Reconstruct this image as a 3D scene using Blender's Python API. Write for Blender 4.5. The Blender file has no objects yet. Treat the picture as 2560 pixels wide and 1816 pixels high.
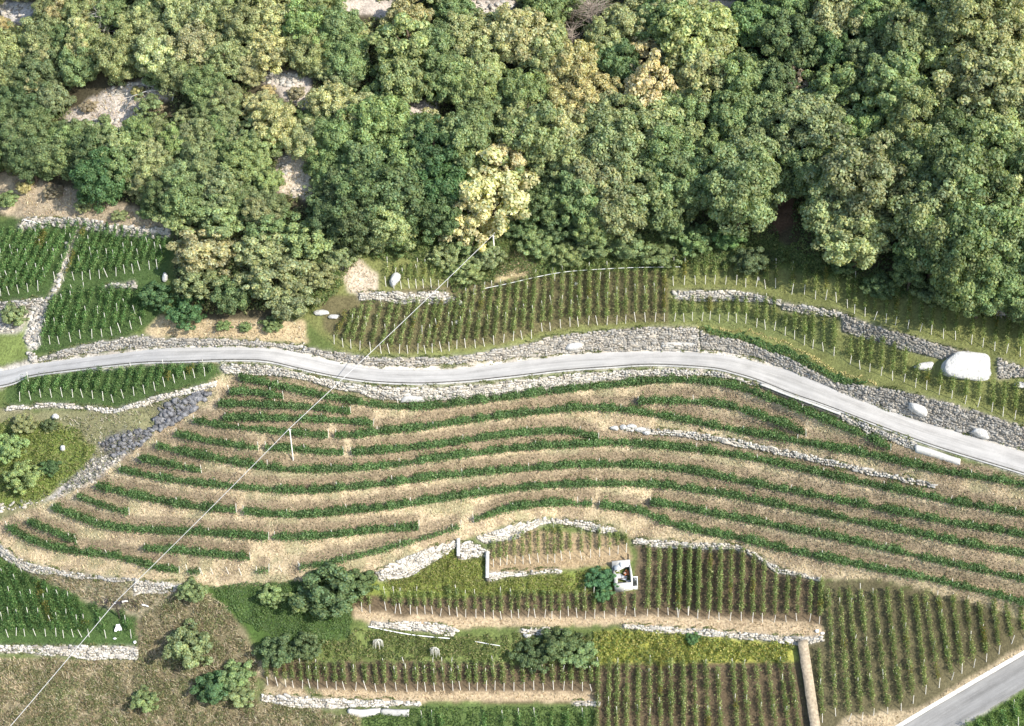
import bpy, math, random
import numpy as np
from mathutils import Vector, Matrix, Quaternion

# ------------------------------------------------------------------ camera, world, sun, exposure
SC = bpy.context.scene
COL = SC.collection
W, H = 2560.0, 1816.0
FPX, DIST, DEP, ROLL = 5130.0, 340.0, math.radians(35), math.radians(2.2)
_f = np.array([0, math.cos(DEP), -math.sin(DEP)])
_r0 = np.array([1.0, 0, 0]); _u0 = np.array([0, math.sin(DEP), math.cos(DEP)])
CR = _r0*math.cos(ROLL) - _u0*math.sin(ROLL)
CU = _u0*math.cos(ROLL) + _r0*math.sin(ROLL)
CF = _f
CAM = -DIST*_f
cam = bpy.data.cameras.new('camera'); camo = bpy.data.objects.new('camera', cam); COL.objects.link(camo)
cam.sensor_fit = 'HORIZONTAL'; cam.sensor_width = 36.0; cam.lens = FPX/W*36.0
cam.clip_start = 1.0; cam.clip_end = 3000.0
camo.matrix_world = Matrix(((CR[0], CU[0], -CF[0], CAM[0]), (CR[1], CU[1], -CF[1], CAM[1]),
                            (CR[2], CU[2], -CF[2], CAM[2]), (0, 0, 0, 1)))
SC.camera = camo

SUN_EL, SUN_AZ = math.radians(39), math.radians(50)      # azimuth to the right of the camera's back
sdir = Vector((math.sin(SUN_AZ)*math.cos(SUN_EL), -math.cos(SUN_AZ)*math.cos(SUN_EL), math.sin(SUN_EL)))
wd = bpy.data.worlds.new('World'); SC.world = wd; wd.use_nodes = True
nt = wd.node_tree; bg = nt.nodes['Background']
sky = nt.nodes.new('ShaderNodeTexSky'); sky.sky_type = 'NISHITA'; sky.sun_disc = False
sky.sun_elevation = SUN_EL; sky.sun_rotation = math.atan2(sdir.x, sdir.y)
nt.links.new(sky.outputs[0], bg.inputs[0]); bg.inputs[1].default_value = 0.15
sl = bpy.data.lights.new('sun', 'SUN'); sl.energy = 3.7; sl.angle = math.radians(0.5); sl.color = (1.0, 0.95, 0.86)
so = bpy.data.objects.new('sun', sl); COL.objects.link(so)
so.rotation_euler = sdir.to_track_quat('Z', 'Y').to_euler(); so.location = (120, -150, 200)
vs = SC.view_settings
vs.view_transform = 'Standard'; vs.look = 'None'; vs.gamma = 1.0; vs.use_curve_mapping = False; vs.exposure = 0.95
SC.cycles.max_bounces = 4; SC.cycles.diffuse_bounces = 2; SC.cycles.glossy_bounces = 1
SC.cycles.transmission_bounces = 2; SC.cycles.transparent_max_bounces = 4

rng = np.random.default_rng(7)
random.seed(7)

# ------------------------------------------------------------------ helpers
def tag(o, label=None, cat=None, group=None, kind=None):
    if label: o['label'] = label
    if cat: o['category'] = cat
    if group: o['group'] = group
    if kind: o['kind'] = kind
    return o
def empty(name, loc):
    o = bpy.data.objects.new(name, None); o.location = [float(v) for v in loc]; o.empty_display_size = 0.3
    COL.objects.link(o); return o
def mk_mesh(name, V, F, mat, col=None, smooth=False, uv=None):
    """V (n,3); F a list of int arrays, each (m,k); col (n,3) per vertex"""
    V = np.asarray(V, np.float32).reshape(-1, 3)
    if not isinstance(F, list): F = [F]
    F = [np.asarray(f, np.int32) for f in F if len(f)]
    me = bpy.data.meshes.new(name)
    me.vertices.add(len(V)); me.vertices.foreach_set('co', V.ravel())
    tot = np.concatenate([np.full(len(f), f.shape[1], np.int32) for f in F])
    idx = np.concatenate([f.ravel() for f in F])
    me.loops.add(len(idx)); me.loops.foreach_set('vertex_index', idx)
    me.polygons.add(len(tot))
    st = np.zeros(len(tot), np.int32); st[1:] = np.cumsum(tot)[:-1]
    me.polygons.foreach_set('loop_start', st)
    try: me.polygons.foreach_set('loop_total', tot)
    except Exception: pass
    if smooth: me.polygons.foreach_set('use_smooth', np.ones(len(tot), bool))
    me.update(calc_edges=True)
    if col is not None:
        a = me.color_attributes.new('col', 'FLOAT_COLOR', 'POINT')
        c = np.ones((len(V), 4), np.float32); c[:, :3] = col
        a.data.foreach_set('color', c.ravel())
    if uv is not None:
        l = me.uv_layers.new(name='UVMap')
        l.data.foreach_set('uv', np.asarray(uv, np.float32)[idx].ravel())
    if mat: me.materials.append(mat)
    return me
def obj(name, me, parent=None, loc=(0, 0, 0)):
    o = bpy.data.objects.new(name, me); o.location = [float(v) for v in loc]
    if parent: o.parent = parent
    COL.objects.link(o); return o

def hash2(i, j, s):
    n = (i.astype(np.int64)*374761393 + j.astype(np.int64)*668265263 + s*974634541) & 0x7fffffff
    n = ((n ^ (n >> 13))*1274126177) & 0x7fffffff
    return ((n ^ (n >> 16)) & 0xffff)/65535.0
def vnoise(x, y, s=0):
    x = np.asarray(x, float); y = np.asarray(y, float)
    i = np.floor(x); j = np.floor(y); u = x-i; v = y-j; i = i.astype(np.int64); j = j.astype(np.int64)
    u = u*u*(3-2*u); v = v*v*(3-2*v)
    a = hash2(i, j, s); b = hash2(i+1, j, s); c = hash2(i, j+1, s); d = hash2(i+1, j+1, s)
    return (a*(1-u)+b*u)*(1-v)+(c*(1-u)+d*u)*v
def fbm(x, y, s=0, o=3):
    t = 0; a = .5
    for k in range(o): t = t+a*vnoise(x*2**k, y*2**k, s+k*17); a *= .5
    return t/(1-.5**o)
def in_poly(X, Y, poly):
    X = np.asarray(X, float); Y = np.asarray(Y, float); r = np.zeros(X.shape, bool); n = len(poly)
    for k in range(n):
        x1, y1 = poly[k]; x2, y2 = poly[(k+1) % n]
        if y1 == y2: continue
        c = ((y1 > Y) != (y2 > Y)) & (X < (x2-x1)*(Y-y1)/(y2-y1)+x1)
        r ^= c
    return r
def band(top, bot): return list(top)+list(bot)[::-1]
def cv(o, pts): return [(o[0]+x/2.538, o[1]+y/2.538) for x, y in pts]
oM, oR, oL, oL4, oMB, oRB, oL3 = (850, 500), (1660, 500), (0, 900), (0, 500), (850, 1176), (1660, 1176), (0, 1176)
oA, oB, oC = (0, 0), (850, 0), (1660, 0)
def resample(pts, step):
    p = np.asarray(pts, float); d = np.r_[0, np.cumsum(np.hypot(*np.diff(p, axis=0).T))]
    n = max(2, int(d[-1]/step)+1); t = np.linspace(0, d[-1], n)
    return np.stack([np.interp(t, d, p[:, k]) for k in range(p.shape[1])], 1)
def smooth_line(pts, step=8):
    """Catmull-Rom through traced points"""
    p = np.asarray(pts, float)
    if len(p) < 3: return resample(p, step)
    q = np.vstack([2*p[0]-p[1], p, 2*p[-1]-p[-2]]); out = []
    for k in range(1, len(q)-2):
        t = np.linspace(0, 1, 12, endpoint=False)[:, None]
        a, b, c, d = q[k-1], q[k], q[k+1], q[k+2]
        out.append(.5*((2*b)+(-a+c)*t+(2*a-5*b+4*c-d)*t**2+(-a+3*b-3*c+d)*t**3))
    out.append(p[-1:]); return resample(np.vstack(out), step)

# ------------------------------------------------------------------ materials
def new_mat(name):
    m = bpy.data.materials.new(name); m.use_nodes = True
    return m, m.node_tree, m.node_tree.nodes['Principled BSDF']
def nd(t, typ, **kw):
    n = t.nodes.new(typ)
    for k, v in kw.items(): setattr(n, k, v)
    return n
def mixc(t, a, b, fac, mode='MULTIPLY'):
    n = nd(t, 'ShaderNodeMix', data_type='RGBA', blend_type=mode)
    n.clamp_result = False
    for s, v in ((6, a), (7, b), (0, fac)):
        if hasattr(v, 'links'): t.links.new(v, n.inputs[s])
        else: n.inputs[s].default_value = v if s == 0 else (*v, 1)
    return n.outputs[2]
def noise_ramp(t, scale, lo, hi, detail=4, rough=.6, vec=None, p0=.3, p1=.7):
    n = nd(t, 'ShaderNodeTexNoise'); n.inputs['Scale'].default_value = scale
    n.inputs['Detail'].default_value = detail; n.inputs['Roughness'].default_value = rough
    if vec is not None: t.links.new(vec, n.inputs['Vector'])
    r = nd(t, 'ShaderNodeMapRange'); r.inputs[1].default_value = p0; r.inputs[2].default_value = p1
    r.inputs[3].default_value = lo; r.inputs[4].default_value = hi
    t.links.new(n.outputs[0], r.inputs[0]); return r.outputs[0], n.outputs[0]
def bump(t, b, h, strength, dist):
    n = nd(t, 'ShaderNodeBump'); n.inputs['Strength'].default_value = strength; n.inputs['Distance'].default_value = dist
    t.links.new(h, n.inputs['Height']); t.links.new(n.outputs[0], b.inputs['Normal'])
def spec(b, rough, s=.25):
    b.inputs['Roughness'].default_value = rough; b.inputs['Specular IOR Level'].default_value = s

def leaf_material(name, trans=.22, rough=.55):
    m, t, b = new_mat(name); spec(b, rough, .3)
    at = nd(t, 'ShaderNodeAttribute', attribute_name='col'); oi = nd(t, 'ShaderNodeObjectInfo')
    c = mixc(t, at.outputs[0], oi.outputs['Color'], 1.0)
    t.links.new(c, b.inputs['Base Color'])
    tr = nd(t, 'ShaderNodeBsdfTranslucent'); c2 = mixc(t, c, (1.2, 1.25, .6), 1.0); t.links.new(c2, tr.inputs[0])
    mx = nd(t, 'ShaderNodeMixShader'); mx.inputs[0].default_value = trans
    out = t.nodes['Material Output']
    t.links.new(b.outputs[0], mx.inputs[1]); t.links.new(tr.outputs[0], mx.inputs[2]); t.links.new(mx.outputs[0], out.inputs[0])
    return m
M_LEAF = leaf_material('leaf', .42)
M_DRY = leaf_material('dry_grass_blade', .12, .7)
def attr_material(name, rough=.9, s1=1.1, s2=.25, amp=(.65, 1.3), bmp=.6, bd=.12):
    m, t, b = new_mat(name); spec(b, rough, .15)
    geo = nd(t, 'ShaderNodeNewGeometry'); vec = geo.outputs['Position']
    at = nd(t, 'ShaderNodeAttribute', attribute_name='col')
    f1, n1 = noise_ramp(t, s1*2.2, amp[0], amp[1], 6, .7, vec)
    f2, n2 = noise_ramp(t, s2, .82, 1.15, 3, .55, vec)
    c = mixc(t, at.outputs[0], (1, 1, 1), 0.0)
    for f in (f1, f2):
        cb = nd(t, 'ShaderNodeCombineColor')
        for k in range(3): t.links.new(f, cb.inputs[k])
        c = mixc(t, c, cb.outputs[0], 1.0)
    oi = nd(t, 'ShaderNodeObjectInfo'); c = mixc(t, c, oi.outputs['Color'], 1.0)
    t.links.new(c, b.inputs['Base Color']); bump(t, b, n1, bmp, bd)
    return m
M_GROUND = attr_material('hillside_soil_and_grass', .95, 1.2, .2, (.55, 1.4), .8, .25)
M_STONE = attr_material('field_stone', .85, 2.2, .6, (.75, 1.18), .7, .06)
def plain(name, col, rough=.8, amp=(.8, 1.15), sc=3.0, bmp=.3, bd=.03, s=.2):
    m, t, b = new_mat(name); spec(b, rough, s)
    tc = nd(t, 'ShaderNodeNewGeometry')
    f, n = noise_ramp(t, sc, amp[0], amp[1], 5, .65, tc.outputs['Position'])
    cb = nd(t, 'ShaderNodeCombineColor')
    for k in range(3): t.links.new(f, cb.inputs[k])
    t.links.new(mixc(t, col, cb.outputs[0], 1.0), b.inputs['Base Color']); bump(t, b, n, bmp, bd); return m
M_POST = plain('weathered_pale_wood', (.72, .69, .62), .7)
M_DARKPOST = plain('dark_stained_wood', (.05, .04, .03), .8)
M_BARK = plain('bark', (.12, .09, .065), .9)
M_PALEBARK = plain('pale_bark', (.55, .52, .46), .8)
M_CABLE = plain('galvanised_cable', (.52, .52, .51), .45, (.95, 1.05), 1, .05, .01, .5)
M_CONC = plain('old_concrete', (.42, .41, .38), .9, (.7, 1.15), 1.6)
M_PALECONC = plain('pale_mortar_render', (.56, .54, .49), .85, (.85, 1.08), 2.0)
M_SLATE = plain('dark_slate', (.13, .13, .135), .85, (.3, 2.0), 1.4, .8, .1)
M_DARKSTONE = plain('dark_stone_and_shade', (.09, .085, .075), .9, (.5, 1.7), 2.5, .8, .1)  # dark stone; also paints shade onto the left faces of the slope walls
M_WHITE = plain('white_paint', (.82, .82, .8), .5, (.93, 1.03), 2, .1, .01, .4)
M_GREYSHEET = plain('weathered_cement_sheet', (.55, .57, .57), .75, (.8, 1.1), 2.5)
M_TILE = plain('orange_clay_tile', (.5, .17, .07), .8, (.6, 1.4), 6)
M_GLASS = plain('dark_pane', (.03, .035, .035), .15, (.8, 1.2), 2, .02, .01, .6)
M_PLASTIC = plain('white_plastic', (.85, .86, .86), .4, (.95, 1.03), 3, .1, .02, .5)
M_BOULDER = plain('pale_boulder_rock', (.54, .53, .50), .85, (.62, 1.12), 1.6, 1.0, .25)
def road_material(name, base, tint):
    m, t, b = new_mat(name); spec(b, .9, .15)
    uv = nd(t, 'ShaderNodeUVMap'); mp = nd(t, 'ShaderNodeMapping'); mp.inputs['Scale'].default_value = (.12, 9.0, 1)
    t.links.new(uv.outputs[0], mp.inputs[0])
    f1, n1 = noise_ramp(t, 1.0, .68, 1.14, 5, .7, mp.outputs[0])
    geo = nd(t, 'ShaderNodeNewGeometry')
    f2, n2 = noise_ramp(t, .3, .82, 1.1, 5, .65, geo.outputs['Position'])
    f3, n3 = noise_ramp(t, 7.0, .86, 1.1, 3, .7, geo.outputs['Position'])
    c = None
    for f in (f1, f2, f3):
        cb = nd(t, 'ShaderNodeCombineColor')
        for k in range(3): t.links.new(f, cb.inputs[k])
        c = mixc(t, base if c is None else c, cb.outputs[0], 1.0)
    # two paler wheel tracks worn along the road, and a dustier verge
    sx = nd(t, 'ShaderNodeSeparateXYZ'); t.links.new(uv.outputs[0], sx.inputs[0])
    w = nd(t, 'ShaderNodeMath', operation='SINE'); k = nd(t, 'ShaderNodeMath', operation='MULTIPLY'); k.inputs[1].default_value = 12.566
    t.links.new(sx.outputs[1], k.inputs[0]); t.links.new(k.outputs[0], w.inputs[0])
    r = nd(t, 'ShaderNodeMapRange'); r.inputs[1].default_value = -1; r.inputs[3].default_value = 0; r.inputs[4].default_value = .35
    t.links.new(w.outputs[0], r.inputs[0])
    c = mixc(t, c, tint, r.outputs[0], 'MIX')
    t.links.new(c, b.inputs['Base Color']); bump(t, b, n3, .4, .04); return m
M_ROAD = road_material('pale_gravel_road', (.43, .415, .39), (.50, .485, .46))
M_ROAD2 = road_material('grey_gravel_road', (.33, .315, .29), (.40, .385, .36))
# ------------------------------------------------------------------ layout of the ground, traced in photograph pixels (2560 x 1816)
XI = [-600, 0, 224, 447, 671, 1007, 1230, 1454, 1678, 1901, 2125, 2349, 2560, 3100]
CI = [1060, 1163, 1208, 1253, 1275, 1264, 1236, 1208, 1206, 1230, 1286, 1342, 1381, 1470]
road_top = [(-600, 975), (-300, 960), (0, 929), (79, 912), (276, 888), (394, 874), (512, 870), (670, 872), (749, 884), (827, 902), (909, 920),
            (1008, 926), (1126, 925), (1244, 912), (1362, 897), (1480, 885), (1638, 880), (1758, 884), (1857, 898), (1916, 914), (1975, 929),
            (2054, 961), (2172, 1008), (2290, 1052), (2409, 1087), (2560, 1132), (2800, 1200), (3100, 1280)]
road_bot = [(-600, 1040), (-300, 1005), (0, 968), (79, 942), (236, 921), (355, 909), (453, 906), (591, 902), (670, 906), (749, 924), (827, 941), (929, 956),
            (1047, 961), (1165, 955), (1283, 943), (1402, 929), (1520, 920), (1638, 914), (1778, 922), (1837, 935), (1896, 953), (1975, 985),
            (2054, 1012), (2133, 1042), (2251, 1087), (2330, 1115), (2409, 1140), (2560, 1186), (2800, 1262), (3100, 1345)]
road2_top = [(2130, 1900), (2250, 1822), (2400, 1733), (2560, 1640), (2800, 1500), (3100, 1330)]
road2_bot = [(2260, 1900), (2380, 1828), (2470, 1775), (2560, 1722), (2800, 1585), (3100, 1420)]

# dry stone walls: name key -> (top line, foot line, label)
WALLS = [
 ('revetment_low', [(545, 912), (591, 912), (670, 916), (749, 934), (827, 951), (900, 963), (929, 965), (1047, 971), (1165, 965), (1283, 953), (1402, 939), (1520, 930), (1638, 924), (1750, 926), (1837, 943), (1896, 962)],
  [(560, 936), (600, 937), (650, 937), (749, 945), (808, 963), (900, 983), (929, 994), (1000, 1002), (1071, 1002), (1165, 998), (1283, 987), (1402, 969), (1520, 953), (1638, 943), (1758, 939), (1837, 951), (1896, 966)],
  'long pale stone retaining wall holding up the lower edge of the gravel road', .93),
 ('revetment_right', [(2100, 1036), (2172, 1064), (2286, 1108)], [(2100, 1050), (2172, 1084), (2286, 1124)],
  'pale stone wall stretch below the road between dark parapet and concrete block', .9),
 ('bank_left', [(75, 903), (197, 866), (276, 851), (355, 839), (394, 845), (591, 850), (749, 866), (830, 880), (850, 882)],
  [(75, 909), (197, 886), (276, 876), (394, 866), (512, 863), (670, 866), (749, 878), (827, 896), (850, 902)],
  'low rough rubble wall beside the road under the left vineyard', .72),
 ('bank_mid', [(850, 882), (929, 894), (1047, 896), (1165, 890), (1244, 874), (1323, 860), (1362, 847), (1441, 835), (1559, 825), (1638, 819), (1745, 820)],
  [(850, 902), (929, 912), (1047, 914), (1165, 906), (1244, 898), (1362, 888), (1480, 879), (1638, 875), (1745, 876)],
  'tall grey stone wall above the middle bend of the gravel road', .70),
 ('bank_right', [(1750, 822), (1770, 838), (1837, 850), (1896, 868), (1975, 898), (2034, 929), (2093, 959), (2172, 967), (2251, 979), (2369, 1008), (2448, 1032), (2560, 1067), (2700, 1110)],
  [(1750, 876), (1778, 874), (1837, 880), (1916, 900), (1975, 925), (2054, 957), (2133, 996), (2251, 1036), (2369, 1070), (2560, 1122), (2700, 1165)],
  'broad grey rubble bank above the road descending on the right', .66),
 ('top_left', [(45, 560), (70, 545), (130, 545), (200, 550), (295, 572), (345, 575), (425, 577)], [(45, 583), (75, 570), (130, 556), (200, 570), (295, 588), (345, 592), (425, 594)],
  'crumbling pale stone wall along the top of the left vineyard', .85),
 ('left_low', [(-60, 762), (0, 757), (50, 752), (113, 744)], [(-60, 785), (0, 775), (55, 775), (118, 770)],
  'short pale wall at the left edge below the slanting vine rows', .85),
 ('left_mid', [(262, 713), (337, 704)], [(262, 723), (337, 720)], 'very short pale wall between the two small left vineyards', .85),
 ('small_plot', [(895, 735), (963, 731), (1047, 732), (1110, 728), (1132, 745)], [(895, 752), (963, 750), (1000, 760), (1047, 758), (1110, 760), (1134, 752)],
  'pale stone wall under the small vine plot with the white boulder', .95),
 ('strip_a', [(1680, 730), (1760, 727), (1820, 728), (1880, 735), (1952, 752)], [(1684, 746), (1720, 753), (1800, 753), (1880, 753), (1950, 764)],
  'warm pale stone wall between the two vine strips at mid right', .9),
 ('strip_b', [(1955, 757), (2010, 765), (2097, 778)], [(1955, 775), (2010, 784), (2097, 792)],
  'short stepped stone wall continuing right of the mid right wall', .8),
 ('strip_c', [(2102, 782), (2172, 810), (2251, 833), (2330, 857), (2400, 876), (2420, 880)], [(2106, 830), (2172, 847), (2240, 868), (2290, 880), (2345, 894), (2355, 897)],
  'high grey brown stone wall left of the huge white boulder', .62),
 ('strip_d', [(2490, 895), (2520, 905), (2570, 925), (2660, 960)], [(2495, 950), (2530, 945), (2570, 945), (2660, 985)],
  'grey brown stone wall right of the huge white boulder', .7),
 ('far_right', [(2485, 775), (2520, 772), (2570, 775), (2650, 790)], [(2490, 790), (2520, 800), (2570, 808), (2650, 825)],
  'pale stone wall at the right edge just under the wood', .85),
 ('field_strip', [(1560, 1068), (1600, 1070), (1750, 1084), (1960, 1124), (2150, 1168), (2337, 1211)], [(1560, 1078), (1600, 1081), (1750, 1098), (1960, 1138), (2150, 1180), (2337, 1221)],
  'low broken line of stones crossing the straw terraces', .95),
 ('curve_a', [(938, 1432), (1008, 1397), (1078, 1370), (1140, 1356)], [(948, 1452), (1000, 1448), (1047, 1428), (1100, 1395), (1138, 1366)],
  'sloping whitish stone wall rising from the big green bush', 1.0),
 ('curve_b', [(1147, 1360), (1180, 1357), (1222, 1378)], [(1148, 1402), (1185, 1395), (1220, 1390)],
  'short white return wall beside the mossy green bank', 1.05),
 ('curve_c', [(1190, 1345), (1283, 1315), (1362, 1295)], [(1210, 1360), (1283, 1347), (1323, 1325), (1375, 1305)],
  'whitish stone wall rising above the small terraced vine plot', 1.0),
 ('curve_d', [(1375, 1298), (1450, 1302), (1536, 1322)], [(1380, 1308), (1450, 1318), (1500, 1334), (1536, 1330)],
  'whitish rubble wall descending toward the ruined hut', .95),
 ('curve_e', [(1580, 1348), (1650, 1352), (1750, 1358), (1830, 1362), (1855, 1368)], [(1580, 1360), (1650, 1368), (1750, 1372), (1830, 1374), (1855, 1380)],
  'pale wall along the head of the rows right of the hut', .95),
 ('curve_f', [(1865, 1372), (1900, 1390), (1948, 1420), (2000, 1434), (2050, 1446)], [(1865, 1382), (1900, 1402), (1948, 1432), (2000, 1442), (2050, 1452)],
  'thin pale wall bending down under the lowest straw terrace', .95),
 ('small_step', [(1218, 1430), (1260, 1432), (1320, 1428), (1400, 1424)], [(1217, 1457), (1260, 1445), (1320, 1437), (1400, 1432)],
  'pale wall under the small terraced plot with a dark left end', 1.0),
 ('low_a', [(926, 1556), (1000, 1556), (1100, 1560), (1140, 1575)], [(920, 1568), (1000, 1572), (1080, 1582), (1130, 1590)],
  'bright stone wall behind the long white pipe', 1.05),
 ('low_b', [(1300, 1573), (1360, 1570), (1405, 1573)], [(1302, 1588), (1360, 1592), (1400, 1597)],
  'short pale patch of wall left of the dark bush', .95),
 ('low_c', [(1550, 1562), (1660, 1568), (1800, 1578), (1960, 1592), (2058, 1592)], [(1560, 1570), (1660, 1582), (1760, 1590), (1900, 1600), (2000, 1612), (2058, 1603)],
  'long pale wall above the yellow green hedge', .95),
 ('bottom_a', [(648, 1738), (750, 1742), (850, 1748), (950, 1752), (1050, 1755)], [(650, 1752), (700, 1762), (768, 1770), (850, 1768), (960, 1766), (1050, 1764)],
  'bright stone wall below the lowest long row of vines', 1.05),
 ('bottom_b', [(1430, 1756), (1500, 1752)], [(1435, 1766), (1498, 1766)],
  'small pale wall end beside the bottom right vine rows', .95),
 ('left_bottom', [(-60, 1613), (0, 1615), (150, 1615), (343, 1618)], [(-60, 1628), (0, 1630), (150, 1640), (225, 1648), (343, 1648)],
  'whitish wall below the bottom left green vineyard', 1.0),
 ('left_field', [(-40, 1320), (0, 1362), (60, 1402), (130, 1422), (250, 1442), (340, 1448)], [(-40, 1345), (0, 1385), (60, 1425), (130, 1437), (250, 1450), (340, 1455)],
  'weathered wall curving under the left end of the straw terraces', .85),
 ('left_rubble', [(335, 1450), (420, 1458), (450, 1462)], [(330, 1487), (400, 1482), (440, 1477)],
  'pale rubble patch where the cable crosses above the dark pole', .95),
 ('lower_path', [(12, 1019), (118, 1009), (197, 1013), (292, 1021), (394, 991), (540, 954)], [(12, 1028), (118, 1018), (197, 1022), (292, 1031), (394, 1004), (540, 967)],
  'narrow pale wall running under the small green plot below the road', 1.0),
]
# contour rows: traced along the middle of each green band
CONT = [
 ('A', [(600, 943), (646, 951), (709, 965), (788, 983), (847, 993), (929, 1008), (1008, 1015), (1071, 1014), (1165, 1004), (1244, 994), (1362, 979), (1520, 961), (1677, 948), (1758, 951), (1837, 964), (1896, 983), (1955, 1004), (2015, 1028), (2093, 1059), (2172, 1091), (2227, 1119)]),
 ('B', [(575, 977), (630, 977), (709, 989)]),
 ('C', [(548, 1008), (630, 1008), (709, 1012), (788, 1016), (877, 1026)]),
 ('D', [(563, 1042), (670, 1042), (788, 1046), (900, 1052), (932, 1057)]),
 ('E', [(485, 1048), (552, 1060), (630, 1069), (729, 1079), (820, 1086)]),
 ('E2', [(839, 1086), (900, 1085), (929, 1080), (1047, 1067), (1165, 1050), (1244, 1039), (1342, 1028), (1461, 1018), (1559, 1022), (1660, 1038), (1739, 1052), (1818, 1069), (1896, 1083), (1975, 1097), (2054, 1111), (2133, 1126), (2237, 1148), (2340, 1172), (2450, 1190), (2560, 1209), (2680, 1235)]),
 ('A2', [(1597, 1002), (1660, 1000), (1758, 1003), (1837, 1016), (1896, 1036), (1975, 1063), (2015, 1083)]),
 ('F', [(441, 1081), (493, 1093), (571, 1107), (646, 1117)]),
 ('F1', [(666, 1116), (729, 1119), (788, 1125), (860, 1129)]),
 ('F2', [(879, 1129), (900, 1128), (1008, 1119), (1126, 1105), (1244, 1087), (1323, 1079), (1402, 1075), (1461, 1083), (1496, 1095)]),
 ('G', [(394, 1111), (473, 1130), (552, 1146), (630, 1160), (709, 1170), (788, 1172), (900, 1168), (1006, 1157), (1100, 1142), (1230, 1126), (1283, 1119), (1441, 1109), (1559, 1106), (1660, 1113), (1778, 1126), (1901, 1146), (2000, 1168), (2093, 1190), (2212, 1215), (2290, 1231), (2369, 1249), (2448, 1263), (2560, 1284), (2680, 1308)]),
 ('G2', [(351, 1144), (433, 1160), (504, 1174)]),
 ('H', [(303, 1172), (394, 1190), (512, 1207), (630, 1217), (709, 1223), (788, 1223), (900, 1213), (968, 1206), (1086, 1190), (1165, 1182), (1244, 1175), (1400, 1163), (1500, 1159), (1600, 1160), (1680, 1167), (1739, 1176), (1818, 1192), (1896, 1208), (2015, 1231), (2133, 1255), (2251, 1278), (2369, 1302), (2487, 1322), (2560, 1335), (2680, 1358)]),
 ('I', [(244, 1213), (355, 1239), (473, 1262), (591, 1274)]),
 ('I1', [(611, 1276), (709, 1284), (788, 1283), (900, 1272), (968, 1265), (1126, 1241), (1244, 1225), (1362, 1212), (1480, 1207), (1599, 1208), (1660, 1212), (1778, 1227), (1896, 1249), (2015, 1273), (2133, 1298), (2251, 1322), (2369, 1347), (2487, 1369), (2560, 1383), (2680, 1405)]),
 ('I2', [(197, 1239), (256, 1259), (323, 1280)]),
 ('J', [(134, 1266), (197, 1290), (276, 1314), (394, 1324), (512, 1329), (591, 1335), (672, 1342)]),
 ('J1', [(684, 1341), (788, 1339), (900, 1327), (948, 1322), (1047, 1316)]),
 ('K', [(1628, 1253), (1700, 1264), (1778, 1281), (1896, 1302), (2015, 1326), (2133, 1350), (2251, 1377), (2369, 1405), (2487, 1430), (2560, 1446), (2680, 1470)]),
 ('L', [(20, 1314), (59, 1337), (118, 1361), (197, 1377), (276, 1385), (355, 1404), (394, 1416), (449, 1424)]),
 ('L1', [(470, 1424), (502, 1426)]),
 ('L3', [(642, 1424), (672, 1424)]),
 ('L4', [(749, 1416), (827, 1402), (909, 1383), (1008, 1357), (1086, 1334), (1150, 1314)]),
 ('L5', [(1185, 1298), (1283, 1267), (1402, 1255), (1480, 1259)]),
 ('L6', [(1500, 1260), (1599, 1275), (1660, 1300), (1739, 1322), (1857, 1345), (1975, 1373), (2093, 1398), (2251, 1430), (2369, 1455), (2487, 1484), (2560, 1505), (2680, 1535)]),
 ('L2', [(75, 1302), (118, 1320), (193, 1349)]),
 ('J2', [(362, 1369), (433, 1373), (512, 1381), (626, 1391)]),
]
CONT = [(k, smooth_line(p)) for k, p in CONT]
straw_poly = [(545, 935), (600, 932), (660, 940), (749, 948), (820, 970), (929, 1000), (1071, 1008), (1283, 990), (1520, 956), (1758, 943), (1896, 968), (2093, 1050), (2290, 1126), (2560, 1195), (2700, 1230),
              (2700, 1600), (2560, 1545), (2369, 1487), (2200, 1450), (2050, 1446), (1948, 1420), (1900, 1390), (1855, 1366), (1750, 1356), (1580, 1346), (1536, 1322), (1450, 1300), (1362, 1294), (1283, 1313), (1142, 1355), (1008, 1396), (938, 1432), (860, 1445), (768, 1452), (640, 1462), (540, 1466), (450, 1462), (340, 1448), (250, 1441), (130, 1421), (60, 1401), (0, 1360), (-30, 1330), (10, 1295), (130, 1252), (240, 1200), (385, 1085), (470, 1020)]
C_STRAW, C_STRAWG = (.46, .37, .24), (.31, .275, .165)
C_BROWN, C_GRASS, C_OLIVE = (.30, .225, .135), (.085, .15, .03), (.16, .17, .06)
C_SOIL, C_FLOOR, C_SCRUBG, C_SCRUBD = (.115, .085, .052), (.07, .06, .036), (.10, .13, .04), (.33, .27, .16)
C_PALE, C_ROCK, C_DARK = (.62, .58, .50), (.50, .45, .40), (.075, .075, .08)
forest_edge = [(-600, 600), (0, 540), (100, 520), (430, 540), (440, 720), (500, 810), (700, 810), (760, 640), (900, 610), (1000, 590), (1230, 590), (1400, 600), (1700, 580), (1940, 600), (2080, 670), (2300, 730), (2480, 790), (2560, 800), (3100, 860), (3100, -500), (-600, -500)]
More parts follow.
